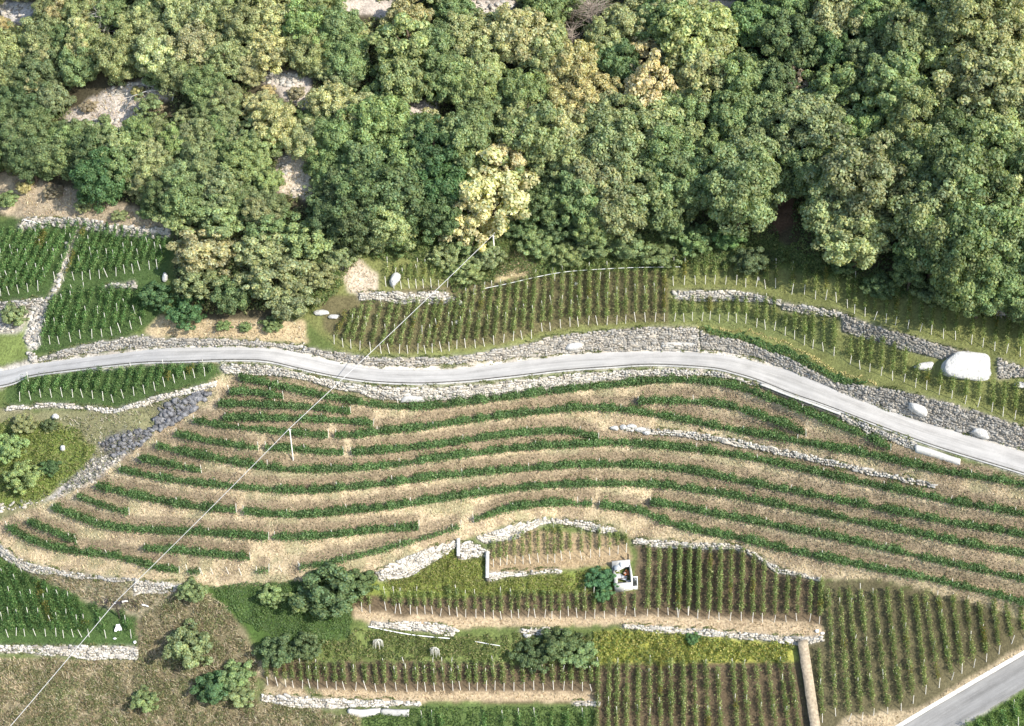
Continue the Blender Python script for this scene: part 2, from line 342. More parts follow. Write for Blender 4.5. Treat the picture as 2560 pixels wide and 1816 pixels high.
# ground cover, painted in order
COVER = [
 (forest_edge, C_FLOOR),
 ([(-600, 620), (45, 545), (430, 575), (420, 700), (395, 800), (300, 850), (60, 890), (-600, 960)], (.06, .095, .03)),      # left vineyards
 ([(-600, 775), (118, 770), (105, 800), (60, 905), (-600, 960)], (.16, .20, .06)),
 ([(400, 790), (480, 800), (760, 800), (770, 860), (600, 850), (400, 845), (360, 830)], (.42, .33, .20)),
 ([(760, 800), (800, 690), (900, 640), (1130, 650), (1250, 690), (1700, 670), (1800, 650), (2100, 700), (2300, 750), (2560, 810), (3000, 930), (3000, 1250), (2560, 1065), (2251, 978), (2093, 957), (1837, 845), (1638, 817), (1441, 833), (1244, 872), (1047, 894), (850, 880)], C_OLIVE),
 ([(800, 745), (1250, 700), (1480, 680), (1670, 676), (1675, 805), (1450, 812), (1250, 860), (1000, 880), (900, 870), (810, 830)], (.12, .105, .052)),
 ([(1675, 765), (2090, 800), (2100, 900), (2200, 945), (2100, 895), (1980, 850), (1800, 812), (1675, 805)], (.13, .15, .055)),
 ([(835, 655), (890, 640), (945, 690), (940, 735), (900, 735), (870, 730)], (.50, .42, .32)),
 ([(1260, 650), (1290, 620), (1340, 655), (1330, 690), (1235, 700)], (.42, .34, .20)),
 (band([(x, y-11) for x, y in road_top], [(x, y+3) for x, y in road_bot]), (.42, .37, .31)),
 (band([(x, y-3) for x, y in road_top], road_bot), C_PALE),
 ([(20, 945), (236, 922), (453, 908), (550, 915), (545, 950), (394, 995), (292, 1022), (118, 1010), (12, 1020)], (.06, .095, .03)),
 ([(-600, 1025), (12, 1025), (292, 1030), (394, 1000), (545, 960), (470, 1020), (385, 1085), (240, 1200), (130, 1252), (10, 1295), (-600, 1330)], (.20, .19, .10)),
 ([(-600, 1090), (60, 1060), (180, 1080), (240, 1130), (170, 1200), (80, 1255), (0, 1265), (-600, 1300)], (.17, .21, .055)),
 ([(400, 1020), (440, 1003), (520, 975), (540, 968), (500, 1015), (440, 1062), (385, 1075)], C_DARK),
 ([(240, 1112), (290, 1085), (370, 1072), (392, 1082), (330, 1132), (280, 1150)], (.15, .14, .135)),
 ([(230, 1150), (290, 1130), (330, 1135), (240, 1200), (130, 1252), (110, 1250)], (.35, .32, .29)),
 (straw_poly, C_STRAW),
 ([(-600, 1345), (0, 1400), (60, 1430), (110, 1450), (240, 1515), (350, 1540), (343, 1618), (-600, 1618)], (.06, .10, .03)),
 ([(60, 1425), (130, 1437), (250, 1450), (340, 1458), (440, 1480), (350, 1545), (240, 1515), (110, 1450)], (.30, .26, .17)),
 ([(225, 1500), (300, 1495), (370, 1505), (350, 1522), (270, 1520)], (.06, .055, .055)),
 ([(343, 1545), (440, 1480), (520, 1468), (610, 1560), (640, 1640), (640, 1740), (700, 1762), (900, 1790), (900, 2300), (-600, 2300), (-600, 1645), (343, 1650)], (.20, .17, .10)),
 ([(500, 1468), (768, 1452), (935, 1430), (950, 1455), (880, 1530), (870, 1600), (800, 1620), (650, 1620), (580, 1540)], (.06, .10, .025)),
 ([(938, 1450), (1047, 1428), (1140, 1370), (1148, 1400), (1215, 1392), (1217, 1457), (1400, 1432), (1540, 1420), (1590, 1478), (1500, 1500), (900, 1500)], (.16, .19, .045)),
 ([(1218, 1392), (1230, 1362), (1323, 1325), (1500, 1334), (1570, 1355), (1580, 1400), (1540, 1415), (1400, 1424), (1300, 1429), (1219, 1430)], C_BROWN),
 ([(880, 1510), (900, 1490), (1100, 1495), (1590, 1475), (1590, 1360), (1855, 1378), (2050, 1450), (2062, 1592), (1960, 1592), (1550, 1562), (1140, 1572), (926, 1556), (880, 1540)], C_SOIL),
 ([(885, 1520), (1000, 1540), (1300, 1545), (1590, 1540), (1900, 1550), (2055, 1560), (2060, 1592), (1960, 1592), (1550, 1562), (1140, 1572), (926, 1556), (885, 1545)], (.40, .31, .20)),
 ([(890, 1568), (1130, 1588), (1300, 1585), (1500, 1600), (1496, 1670), (1300, 1660), (1100, 1650), (640, 1650), (700, 1610), (860, 1600)], (.13, .16, .05)),
 ([(640, 1650), (1100, 1655), (1300, 1660), (1500, 1650), (1500, 1755), (1430, 1757), (1050, 1756), (850, 1748), (648, 1738)], C_SOIL),
 ([(640, 1720), (1100, 1730), (1480, 1730), (1490, 1752), (1050, 1755), (850, 1748), (648, 1738)], (.40, .31, .20)),
 ([(900, 1790), (1050, 1764), (1490, 1764), (1490, 2300), (900, 2300)], (.09, .13, .04)),
 ([(1496, 1575), (1760, 1590), (1990, 1612), (1995, 1660), (1496, 1660)], (.30, .30, .07)),
 ([(1490, 1660), (1995, 1655), (2030, 1830), (2030, 2300), (1490, 2300)], C_SOIL),
 ([(1995, 1612), (2058, 1600), (2062, 1450), (2190, 1450), (2400, 1497), (2560, 1550), (2700, 1600), (2700, 1560), (2250, 1818), (2100, 1910), (2030, 1900)], (.105, .092, .05)),
 ([(2110, 1795), (2300, 1770), (2560, 1615), (2700, 1540), (2700, 1560), (2250, 1818), (2100, 1910), (2030, 1900)], (.36, .29, .19)),
 (band(road2_top, road2_bot), (.4, .38, .35)),
 ([(2270, 1905), (2385, 1832), (2475, 1778), (2565, 1725), (2800, 1590), (3100, 1430), (3100, 2300), (2270, 2300)], (.085, .13, .035)),
 # bare patches showing in the wood
 ([(150, 290), (270, 225), (420, 190), (430, 240), (310, 330), (240, 335)], (.46, .40, .34)),
 ([(630, 185), (700, 178), (780, 190), (770, 280), (730, 260)], (.46, .40, .34)),
 ([(680, 390), (740, 375), (800, 430), (790, 505), (695, 480)], (.50, .43, .34)),
 ([(0, 0), (110, 10), (90, 60), (0, 60)], (.48, .44, .40)),
 ([(0, 430), (160, 470), (400, 540), (430, 575), (45, 548), (-30, 520)], (.36, .29, .2)),
 ([(980, 260), (1100, 255), (1090, 300), (1010, 300)], (.5, .43, .38)),
 ([(840, 0), (1010, 0), (1010, 40), (960, 45), (860, 30)], (.5, .43, .36)), ([(1170, 0), (1290, 0), (1270, 40), (1190, 40)], (.5, .43, .36)),
 ([(1740, 0), (1840, 0), (1830, 22), (1750, 24)], (.45, .38, .3)),
 ([(1900, 470), (1990, 420), (2020, 470), (1990, 560), (1940, 590)], (.10, .065, .045)),
 ([(118, 745), (140, 700), (190, 560), (200, 560), (160, 690), (130, 765)], (.50, .43, .33)),
 ([(58, 775), (118, 765), (105, 800), (97, 860), (75, 880), (65, 850), (70, 800)], (.58, .53, .46)),
 ([(-60, 775), (60, 780), (60, 830), (-60, 840)], (.42, .38, .33)),
]
STEP = 6.0
gx = np.arange(-480, 3041, STEP); gy = np.arange(-440, 2201, STEP)
X, Y = np.meshgrid(gx, gy)
def rays(px, py):
    a = (np.asarray(px, float)-W/2)/FPX; b = (H/2-np.asarray(py, float))/FPX
    return CF + a[..., None]*CR + b[..., None]*CU
SLOPE = math.radians(36)
def plane_z(py):
    d = rays(np.full_like(py, W/2), py)
    t = -(CAM[2]-math.tan(SLOPE)*CAM[1])/(d[..., 2]-math.tan(SLOPE)*d[..., 1])
    return CAM[2]+t*d[..., 2]
wc = np.interp(Y, [-400, 300, 700, 1420, 1640, 2200], [.75, .85, 1, 1, .3, .25])
c_sm = np.interp(gx, XI, CI); ker = np.ones(25)/25
c_sm = np.convolve(np.pad(c_sm, 12, 'edge'), ker, 'valid')
cc = (c_sm-1240.0)[None, :]*wc
Z0 = plane_z(Y-cc)
dzy = np.diff(Z0, axis=0); dzx = np.diff(Z0, axis=1)
mult = np.ones_like(X); jn = (fbm(X/22, Y/22, 5, 3)-.5)
Xj = X+jn*16; Yj = Y+(fbm(X/22, Y/22, 9, 3)-.5)*14
wx = np.ones_like(X)
def bbox_apply(poly, Xa, Ya):
    p = np.asarray(poly); x0, x1 = p[:, 0].min()-20, p[:, 0].max()+20; y0, y1 = p[:, 1].min()-20, p[:, 1].max()+20
    i0, i1 = np.searchsorted(gy, [y0, y1]); j0, j1 = np.searchsorted(gx, [x0, x1])
    sl = (slice(max(i0, 0), i1+1), slice(max(j0, 0), j1+1))
    m = np.zeros(X.shape, bool); m[sl] = in_poly(Xa[sl], Ya[sl], poly); return m
for k, p in CONT:      # a bank under each contour row and a ledge behind it
    foot = np.interp(gx, p[:, 0], p[:, 1]+9, left=np.nan, right=np.nan)
    d = Y-foot[None, :]
    mult = np.where((d > 2) & (d < 22), 1.5, mult); mult = np.where((d <= 2) & (d > -18), .5, mult)
for poly in ([(400, 1020), (440, 1003), (520, 975), (540, 968), (500, 1015), (440, 1062), (385, 1075)], [(240, 1112), (290, 1085), (370, 1072), (392, 1082), (330, 1132), (280, 1150)],
             [(60, 1425), (130, 1437), (250, 1450), (340, 1458), (440, 1480), (350, 1520), (240, 1500), (110, 1445)]):
    mult[bbox_apply(poly, X, Y)] = 1.5
wallmask = np.zeros(X.shape, bool)
for key, top, bot, lab, pale in WALLS:
    m = bbox_apply(band(top, bot), X, Y); mult[m] = 1.75; wallmask |= m
for tp, bt in ((road_top, road_bot), (road2_top, road2_bot)):
    m = bbox_apply(band(tp, bt), X, Y); mult[m] = .06; wx[m] = 1.0
    roadm = m
    dzx[m[:, 1:] & m[:, :-1]] *= .35
gyt = dzy*.5*(mult[1:]+mult[:-1]); wyy = np.ones_like(gyt); wxx = .5*(wx[:, 1:]+wx[:, :-1])
LAM = .0012
def Aop(z):
    o = LAM*z; v = wyy*(z[1:]-z[:-1]); o[1:] += v; o[:-1] -= v
    v = wxx*(z[:, 1:]-z[:, :-1]); o[:, 1:] += v; o[:, :-1] -= v; return o
b = LAM*Z0; v = wyy*gyt; b[1:] += v; b[:-1] -= v
v = wxx*dzx; b[:, 1:] += v; b[:, :-1] -= v
z = Z0.copy(); r = b-Aop(z); p = r.copy(); rs = (r*r).sum()
for it in range(260):
    Ap = Aop(p); al = rs/(p*Ap).sum(); z += al*p; r -= al*Ap; rn = (r*r).sum()
    if rn < 1e-6: break
    p = r+(rn/rs)*p; rs = rn
Z = z
RAY = rays(X, Y)
def field_pts(Zf): return CAM+RAY*((Zf-CAM[2])/RAY[..., 2])[..., None]
P = field_pts(Z)
# roughness of the ground: lumps in scrub and wood, little on roads and terraces
rough = np.full(X.shape, .22)
for poly, a in ((straw_poly, .10), (forest_edge, .5), ([(-600, 1645), (343, 1650), (640, 1640), (900, 1790), (900, 2300), (-600, 2300)], .5)):
    rough[bbox_apply(poly, X, Y)] = a
for tp, bt in ((road_top, road_bot), (road2_top, road2_bot)): rough[bbox_apply(band(tp, bt), X, Y)] = .015
Z = Z+(fbm(P[..., 0]/2.2, P[..., 1]/1.6, 3, 3)-.5)*rough
P = field_pts(Z)
def G(px, py):
    """the point of the ground seen at a photograph pixel"""
    px = np.asarray(px, float); py = np.asarray(py, float)
    fx = np.clip((px-gx[0])/STEP, 0, len(gx)-1.001); fy = np.clip((py-gy[0])/STEP, 0, len(gy)-1.001)
    j = fx.astype(int); i = fy.astype(int); u = fx-j; v = fy-i
    zz = (Z[i, j]*(1-u)+Z[i, j+1]*u)*(1-v)+(Z[i+1, j]*(1-u)+Z[i+1, j+1]*u)*v
    d = rays(px, py); return CAM+d*((zz-CAM[2])/d[..., 2])[..., None]
def proj(Q):
    d = np.asarray(Q, float)-CAM; w_ = d@CF
    return W/2+FPX*(d@CR)/w_, H/2-FPX*(d@CU)/w_
def base_for(cx, cy, hc):
    """ground point whose spot hc metres above it is seen at pixel (cx, cy)"""
    py = cy+hc*12.0; px = cx
    for _ in range(5):
        g = G(px, py); qx, qy = proj(g+np.array([0, 0, hc])); px += cx-qx; py += (cy-qy)*.9
    return G(px, py)
def m_per_px(q): return float(((np.asarray(q)-CAM)@CF)/FPX)

# colours of the ground cover
colr = np.empty(X.shape+(3,)); colr[:] = C_SCRUBG
for poly, c in COVER: colr[bbox_apply(poly, Xj, Yj)] = c
n1 = fbm(P[..., 0]/3.0, P[..., 1]/2.5, 21, 3)[..., None]; n2 = fbm(P[..., 0]/.9, P[..., 1]/.8, 33, 2)[..., None]
sm = bbox_apply(straw_poly, Xj, Yj)[..., None]
colr = np.where(sm & (n1 > .56), np.array(C_STRAWG)*1.0, colr); colr = np.where(sm & (n1 < .36), np.array((.30, .235, .155)), colr)
scr = bbox_apply([(-600, 1645), (343, 1650), (640, 1640), (900, 1790), (900, 2300), (-600, 2300)], X, Y)[..., None]
colr = np.where(scr & (n1 > .58), np.array((.12, .135, .055)), colr); colr = np.where(scr & (n2 > .62), np.array((.34, .28, .18)), colr)
for k, q in CONT:     # browner ground on the ledge behind every row
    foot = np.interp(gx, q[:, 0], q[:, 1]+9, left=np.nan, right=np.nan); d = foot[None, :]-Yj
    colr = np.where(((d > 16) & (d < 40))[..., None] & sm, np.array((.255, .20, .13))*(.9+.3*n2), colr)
colr[wallmask] = (.30, .27, .22)
for _ in range(1):
    cp = np.pad(colr, ((1, 1), (1, 1), (0, 0)), 'edge')
    colr = (cp[1:-1, 1:-1]*2+cp[:-2, 1:-1]+cp[2:, 1:-1]+cp[1:-1, :-2]+cp[1:-1, 2:])/6
ny, nx = X.shape
idx = np.arange(ny*nx).reshape(ny, nx)
quads = np.stack([idx[1:, :-1], idx[1:, 1:], idx[:-1, 1:], idx[:-1, :-1]], -1).reshape(-1, 4)
hill = obj('hillside', mk_mesh('hillside', P.reshape(-1, 3), quads, M_GROUND, colr.reshape(-1, 3), True))
tag(hill, 'steep terraced hillside of dry grass, soil and scrub', 'hillside', kind='structure')

def strip_sheet(name, tp, bt, n_across, mat, lift, lab, cat):
    a = smooth_line(tp, 10); b_ = smooth_line(bt, 10); n = max(len(a), len(b_))
    f = lambda q: np.stack([np.interp(np.linspace(0, 1, n), np.linspace(0, 1, len(q)), q[:, k]) for k in (0, 1)], 1)
    a, b_ = f(a), f(b_); t = np.linspace(0, 1, n_across+1)
    px = a[:, None, 0]*(1-t)+b_[:, None, 0]*t; py = a[:, None, 1]*(1-t)+b_[:, None, 1]*t
    V = G(px, py); V[..., 2] += lift
    V[..., 2] += .03*(fbm(px/30, py/14, 77, 2)-.5)
    L = np.r_[0, np.cumsum(np.linalg.norm(np.diff(V[:, n_across//2], axis=0), axis=1))]
    uv = np.stack([np.repeat(L[:, None], n_across+1, 1), np.repeat(t[None], n, 0)], -1).reshape(-1, 2)
    ii = np.arange(n*(n_across+1)).reshape(n, n_across+1)
    q = np.stack([ii[:-1, 1:], ii[1:, 1:], ii[1:, :-1], ii[:-1, :-1]], -1).reshape(-1, 4)
    o = obj(name, mk_mesh(name, V.reshape(-1, 3), q, mat, None, True, uv)); tag(o, lab, cat, kind='structure'); return o
strip_sheet('gravel_road', road_top, road_bot, 8, M_ROAD, .10, 'pale gravel road winding across the slope', 'road')
strip_sheet('lower_road', road2_top, road2_bot, 8, M_ROAD2, .10, 'grey gravel road in the bottom right corner', 'road')
_off = lambda pts, d: [(x, y+d) for x, y in pts]
strip_sheet('road_edge_line', _off(road_bot, -3.0), _off(road_bot, 0.8), 1, M_DARKSTONE, .13, 'dark line along the lower edge of the road', 'edge_line')  # thin dark strip just inside the kerb
strip_sheet('road_kerb', _off(road_bot, 0.8), _off(road_bot, 4.2), 2, M_CONC, .20, 'pale stone kerb along the lower edge of the road', 'kerb')
strip_sheet('road_verge', _off(road2_top, -13), _off(road2_top, -1), 2, M_PALECONC, .12, 'pale dusty verge along the upper edge of the bottom right road', 'verge')
# ------------------------------------------------------------------ dry stone walls
def stone_geo(r):
    c = np.array([[x, y, z] for x in (-1, 1) for y in (-1, 1) for z in (-1, 1)], float)
    c += r.uniform(-.28, .16, c.shape)
    fc = [(0, 1, 3, 2), (4, 6, 7, 5), (0, 4, 5, 1), (2, 3, 7, 6), (0, 2, 6, 4), (1, 5, 7, 3)]
    V = list(c); T = []
    for f in fc:
        m = c[list(f)].mean(0); m = m+m/np.linalg.norm(m)*r.uniform(.05, .3); V.append(m); k = len(V)-1
        for a in range(4): T.append((f[a], f[(a+1) % 4], k))
    return np.array(V)*.5, np.array(T)
STONES = [stone_geo(np.random.default_rng(100+k)) for k in range(10)]
STONE_ME = [mk_mesh('stone', v, t, M_STONE, np.full((len(v), 3), 1.0)) for v, t in STONES]
class Bag:
    """collects transformed pieces into one mesh"""
    def __init__(s): s.V = []; s.F = []; s.C = []; s.n = 0
    def add(s, v, f, c):
        s.V.append(v); s.F.append(f+s.n); s.C.append(np.broadcast_to(c, v.shape)); s.n += len(v)
    def mesh(s, name, mat, smooth=False):
        return mk_mesh(name, np.vstack(s.V), s.F if len({f.shape[1] for f in s.F}) == 1 and False else group_faces(s.F), mat, np.vstack(s.C), smooth)
def group_faces(F):
    d = {}
    for f in F: d.setdefault(f.shape[1], []).append(f)
    return [np.vstack(v) for v in d.values()]
def stone_tint(r, pale):
    g = r.uniform(.72, 1.15); w = r.uniform(-.03, .04)
    if r.random() < .10: g *= .55
    return np.array([.50+w, .465+w*.4, .405-w*.3])*g*pale
def wall_faces(top, bot):
    a = smooth_line(top, 6); c = smooth_line(bot, 6); n = max(len(a), len(c))
    f = lambda q: np.stack([np.interp(np.linspace(0, 1, n), np.linspace(0, 1, len(q)), q[:, k]) for k in (0, 1)], 1)
    return f(a), f(c)
def build_wall(key, top, bot, lab, pale, group=None, big_max=110):
    r = np.random.default_rng(abs(hash(lab)) % 1000 if False else sum(map(ord, lab)))
    a, c = wall_faces(top, bot)
    GA, GB = G(a[:, 0], a[:, 1]), G(c[:, 0], c[:, 1])
    root = empty('dry_stone_wall', GB[len(GB)//2]); base = np.array(root.location)
    tag(root, lab, 'stone wall', 'dry stone walls between the terraces')
    L = np.r_[0, np.cumsum(np.linalg.norm(np.diff((GA+GB)/2, axis=0), axis=1))]
    hm = np.linalg.norm(GA-GB, axis=1)
    bag = Bag(); bigs = []
    course = .27
    ncmax = int(hm.max()/course)+1
    for k in range(ncmax):
        u = r.uniform(0, .4)
        while u < L[-1]:
            ln = r.uniform(.2, .58)
            if r.random() < .10: ln = r.uniform(.7, 1.25)
            hh = np.interp(u, L, hm); zc = (k+.5)*course+r.uniform(-.09, .09)+.12*math.sin(u*.9+k)
            if zc > hh+.12: u += ln; continue
            if r.random() < .07 or (zc > hh-.2 and r.random() < .3): u += ln; continue
            t = min(zc/max(hh, .05), 1.05); i = np.interp(u+ln/2, L, np.arange(len(L)))
            pa = np.array([np.interp(i, np.arange(len(L)), a[:, q]) for q in (0, 1)]); pb = np.array([np.interp(i, np.arange(len(L)), c[:, q]) for q in (0, 1)])
            px, py = pb*(1-t)+pa*t
            bigs.append((ln, px, py, i, r.uniform(.85, 1.25)*course*(1.5 if ln > .8 and r.random() < .5 else 1), r.uniform(.22, .4)))
            u += ln*r.uniform(.96, 1.08)
    if not bigs: return
    arr = np.array([(q[1], q[2]) for q in bigs]); pos = G(arr[:, 0], arr[:, 1])
    order = np.argsort([-q[0] for q in bigs]); big = set(int(k) for k in order[:min(big_max, max(4, len(bigs)//5))] if bigs[k][0] > .6)
    ii = np.clip(np.array([q[3] for q in bigs]).astype(int), 0, len(L)-2)
    for k, q in enumerate(bigs):
        i = ii[k]; i0, i1 = max(i-2, 0), min(i+2, len(L)-1)
        tu = GB[i1]-GB[i0]; tu = tu/np.linalg.norm(tu); tv = GA[i]-GB[i]
        if np.linalg.norm(tv) < .05: tv = np.array([0, .5, .87])
        n = np.cross(tu, tv); n /= np.linalg.norm(n)
        tv = np.cross(n, tu)
        an = r.normal(0, .16); tu, tv = tu*math.cos(an)+tv*math.sin(an), tv*math.cos(an)-tu*math.sin(an)
        R = np.stack([tu*q[0], n*q[5]*1.2, tv*q[4]], 1); ctr = pos[k]+n*r.uniform(.0, .09)
        s = r.integers(len(STONES)); tint = stone_tint(r, pale)
        if k in big:
            o = bpy.data.objects.new('stone', STONE_ME[s]); COL.objects.link(o); o.parent = root
            M = Matrix.Identity(4)
            for x in range(3):
                for y in range(3): M[x][y] = float(R[x, y])
                M[x][3] = float(ctr[x]-base[x])
            o.matrix_basis = M; o.color = (*[float(v) for v in tint], 1)
        else:
            bag.add(STONES[s][0]@R.T+ctr-base, STONES[s][1], tint)
    if bag.n:
        o = obj('small_stones', bag.mesh('small_stones', M_STONE), root); tag(o, kind='stuff')
for w_ in WALLS: build_wall(*w_)


# ------------------------------------------------------------------ leaves
def leaf_quads(Pc, N, size, r, col):
    """rhombic leaves, one quad each"""
    n = len(Pc); N = N/np.maximum(np.linalg.norm(N, axis=1, keepdims=True), 1e-6)
    t = r.normal(size=(n, 3)); t -= (t*N).sum(1, keepdims=True)*N; t /= np.maximum(np.linalg.norm(t, axis=1, keepdims=True), 1e-6)
    b_ = np.cross(N, t); s = np.broadcast_to(np.asarray(size), (n,))[:, None]
    fold = N*s*.18
    V = np.stack([Pc-t*s*.62, Pc-b_*s*.42+fold, Pc+t*s*.62, Pc+b_*s*.42+fold], 1)
    F = np.arange(4*n).reshape(n, 4); C = np.repeat(col[:, None], 4, 1)
    return V.reshape(-1, 3), F, C.reshape(-1, 3)
def palette(n, r, pal, jit=.22):
    pal = np.asarray(pal, float); k = r.integers(len(pal), size=n)
    return pal[k]*r.uniform(1-jit, 1+jit, (n, 1))*r.uniform(.93, 1.07, (n, 3))
V_DEEP = [(.085, .165, .055), (.11, .20, .065), (.075, .145, .05), (.14, .23, .08), (.20, .28, .12)]
V_LIME = [(.15, .22, .07), (.21, .28, .095), (.27, .32, .12), (.11, .17, .055), (.38, .40, .18)]
V_GREEN = [(.09, .19, .06), (.115, .225, .07), (.08, .16, .05), (.17, .28, .10), (.24, .32, .12)]
V_AUTUMN = [(.22, .20, .05), (.14, .17, .045), (.07, .13, .03), (.30, .26, .08)]

def cyl_geo(k=6, r0=1., r1=1.):
    a = np.arange(k)*2*math.pi/k
    V = np.vstack([np.stack([np.cos(a)*r0, np.sin(a)*r0, 0*a], 1), np.stack([np.cos(a)*r1, np.sin(a)*r1, 0*a+1], 1)])
    q = np.stack([np.arange(k), (np.arange(k)+1) % k, (np.arange(k)+1) % k+k, np.arange(k)+k], 1)
    return V, [q, np.array([np.arange(k)+k])]
_pv, _pf = cyl_geo(6, 1, .9)
POST_ME = mk_mesh('post', _pv, _pf, M_POST)
def add_post(root, loc, h, rad, lean=(0, 0)):
    o = bpy.data.objects.new('post', POST_ME); COL.objects.link(o); o.parent = root
    o.location = [float(v) for v in loc]; o.scale = (rad, rad, h); o.rotation_euler = (lean[0], lean[1], 0)
    return o
ONES = ['', 'first', 'second', 'third', 'fourth', 'fifth', 'sixth', 'seventh', 'eighth', 'ninth', 'tenth', 'eleventh', 'twelfth', 'thirteenth', 'fourteenth', 'fifteenth', 'sixteenth', 'seventeenth', 'eighteenth', 'nineteenth']
TENS = {2: 'twenty', 3: 'thirty', 4: 'forty', 5: 'fifty'}
def ordinal(n):
    if n < 20: return ONES[n]
    t, o = divmod(n, 10)
    return (TENS[t][:-1]+'tieth' if False else {2: 'twentieth', 3: 'thirtieth', 4: 'fortieth', 5: 'fiftieth'}[t]) if o == 0 else TENS[t]+'-'+ONES[o]
def place_word(i, n):
    if i == 0: return 'leftmost'
    if i == n-1: return 'rightmost'
    return ordinal(i+1)+' from the left'

def vine_row(foot, h, wid, dens, leaf, pal, label, group, seed, post_every=None, end_gap=0., ragged=.35, post_h=1.9, post_ends=(True, True), h0=.35, lean=.05, patchy=None):
    """foot: (n,3) ground points along the row from its lower/left end"""
    r = np.random.default_rng(seed)
    root = empty('vine_row', foot[0]); base = np.array(root.location); tag(root, label, 'vine row', group)
    L = np.r_[0, np.cumsum(np.linalg.norm(np.diff(foot, axis=0), axis=1))]
    tot = L[-1]; n = max(30, int((tot-end_gap)*dens))
    u = r.uniform(end_gap, tot, n)
    # uneven growth along the row: thin and bushy vines, shoots that stick out
    g = fbm(u/1.1+seed*7.3, np.zeros(n)+seed, 5, 2)
    keep = r.random(n) < np.clip(.45+1.3*(g-.25), .25, 1); u = u[keep]; g = g[keep]; n = len(u)
    q = np.stack([np.interp(u, L, foot[:, k]) for k in range(3)], 1)
    i = np.clip(np.searchsorted(L, u)-1, 0, len(L)-2)
    T = foot[i+1]-foot[i]; T /= np.maximum(np.linalg.norm(T, axis=1, keepdims=True), 1e-6)
    N = np.cross(T, np.array([0, 0, 1.0])); N /= np.maximum(np.linalg.norm(N, axis=1, keepdims=True), 1e-6)
    top = h*(1-ragged*.5+ragged*1.2*(g-.3)); zz = h0+(top-h0)*r.random(n)**.7
    lat = r.normal(0, .36, n)*wid*(.7+.8*g)
    shoot = r.random(n) < .05; zz = np.where(shoot, top+r.uniform(0, .3, n), zz); lat = np.where(shoot, lat*1.9, lat)
    C = q+N*lat[:, None]; C[:, 2] += zz
    nr = N*np.sign(lat)[:, None]*.8+np.array([0, 0, .55])+r.normal(0, .55, (n, 3))
    col = palette(n, r, pal)*(.72+.56*vnoise(u/1.25, np.zeros(n)+seed*1.7, 9))[:, None]
    if patchy is not None:
        yel = vnoise(u/2.2, np.zeros(n)+seed*3.1, 8) > .74
        col = np.where(yel[:, None], palette(n, r, V_AUTUMN), col)
    V, F, Cc = leaf_quads(C-base, nr, leaf*r.uniform(.7, 1.3, n), r, col)
    obj('foliage', mk_mesh('foliage', V, F, M_LEAF, Cc), root)
    pts = []
    if post_ends[0]: pts.append(0.0)
    if post_every:
        x = post_every*r.uniform(.6, 1)
        while x < tot-1: pts.append(x); x += post_every*r.uniform(.85, 1.15)
    if post_ends[1]: pts.append(tot)
    for k, x in enumerate(pts):
        p_ = np.array([np.interp(x, L, foot[:, q_]) for q_ in range(3)])-base
        add_post(root, p_-np.array([0, 0, .15]), (post_h+.15)*r.uniform(.88, 1.06), .05, (r.normal(0, lean), r.normal(0, lean)))
    return root

# rows that follow the contour of the straw terraces
lab_cont = {'A': 'long uppermost contour vine row just under the road wall', 'B': 'short second contour row at the upper left corner of the straw terraces',
 'C': 'third contour row from the top on the left, ending at a post', 'D': 'fourth contour row from the top on the left, level and short', 'E': 'left piece of the contour row behind the top of the middle cable pole',
 'E2': 'very long contour row passing just above the broken line of stones', 'A2': 'short curved contour row below the road on the upper right', 'F': 'contour row left piece ending at the foot of the middle cable pole line',
 'F1': 'contour row piece directly behind the middle cable pole', 'F2': 'contour row ending at a post left of the stone outcrop', 'G': 'long contour row just below the middle cable pole and the stone line',
 'G2': 'short contour row piece at the left edge below the long row', 'H': 'long dark shadowed contour row in the middle of the terraces', 'I': 'left piece of the contour row under the dark long row',
 'I1': 'long contour row in the lower middle reaching the right edge', 'I2': 'short slanting contour row near the left corner with a post at its end', 'J': 'curving contour row in the lower left of the terraces',
 'J1': 'contour row piece ending at a tall post in the lower middle', 'K': 'contour row starting at a post above the ruined hut and running right', 'L': 'lowest contour row curving round the far left corner',
 'L1': 'tiny lone clump of vines beside a post on the lowest terrace', 'L3': 'small lone vine clump above the big bush', 'L4': 'lowest contour row rising right from the big bush', 'L5': 'arched contour row above the whitish curved walls',
 'L6': 'lowest contour row on the right, running down above the pale thin wall', 'L2': 'short slanting row in the far left corner of the terraces', 'J2': 'short level row on its own crossed by the cable'}
for k, (key, p_) in enumerate(CONT):
    f = resample(np.stack([p_[:, 0], p_[:, 1]+9], 1), 9); foot = G(f[:, 0], f[:, 1])
    weak = key in ('L1', 'L3', 'L4')
    vine_row(foot, (1.28 if key in 'BCDEFF1' else 1.45) if not weak else 1.1, .85, 290 if not weak else 110, .22, V_DEEP, lab_cont[key], 'vine rows following the contour of the straw terraces', 300+k,
             post_every=10, ragged=.5, h0=.1, lean=.08, post_h=1.75)
# posts without vines on the thin stretch of the lowest terrace
for k, (x, y) in enumerate([(507, 1438), (572, 1435), (604, 1439), (705, 1430), (754, 1424), (533, 1436)]):
    o = obj('vineyard_post', POST_ME, None, G(x, y)-np.array([0, 0, .1])); o.scale = (.05, .05, 1.6); o.rotation_euler = (random.gauss(0, .08), -.2+random.gauss(0, .05), 0)
    tag(o, place_word(k, 6)+' bare vineyard post in the gap of the lowest straw terrace', 'post', 'bare posts on the lowest straw terrace')

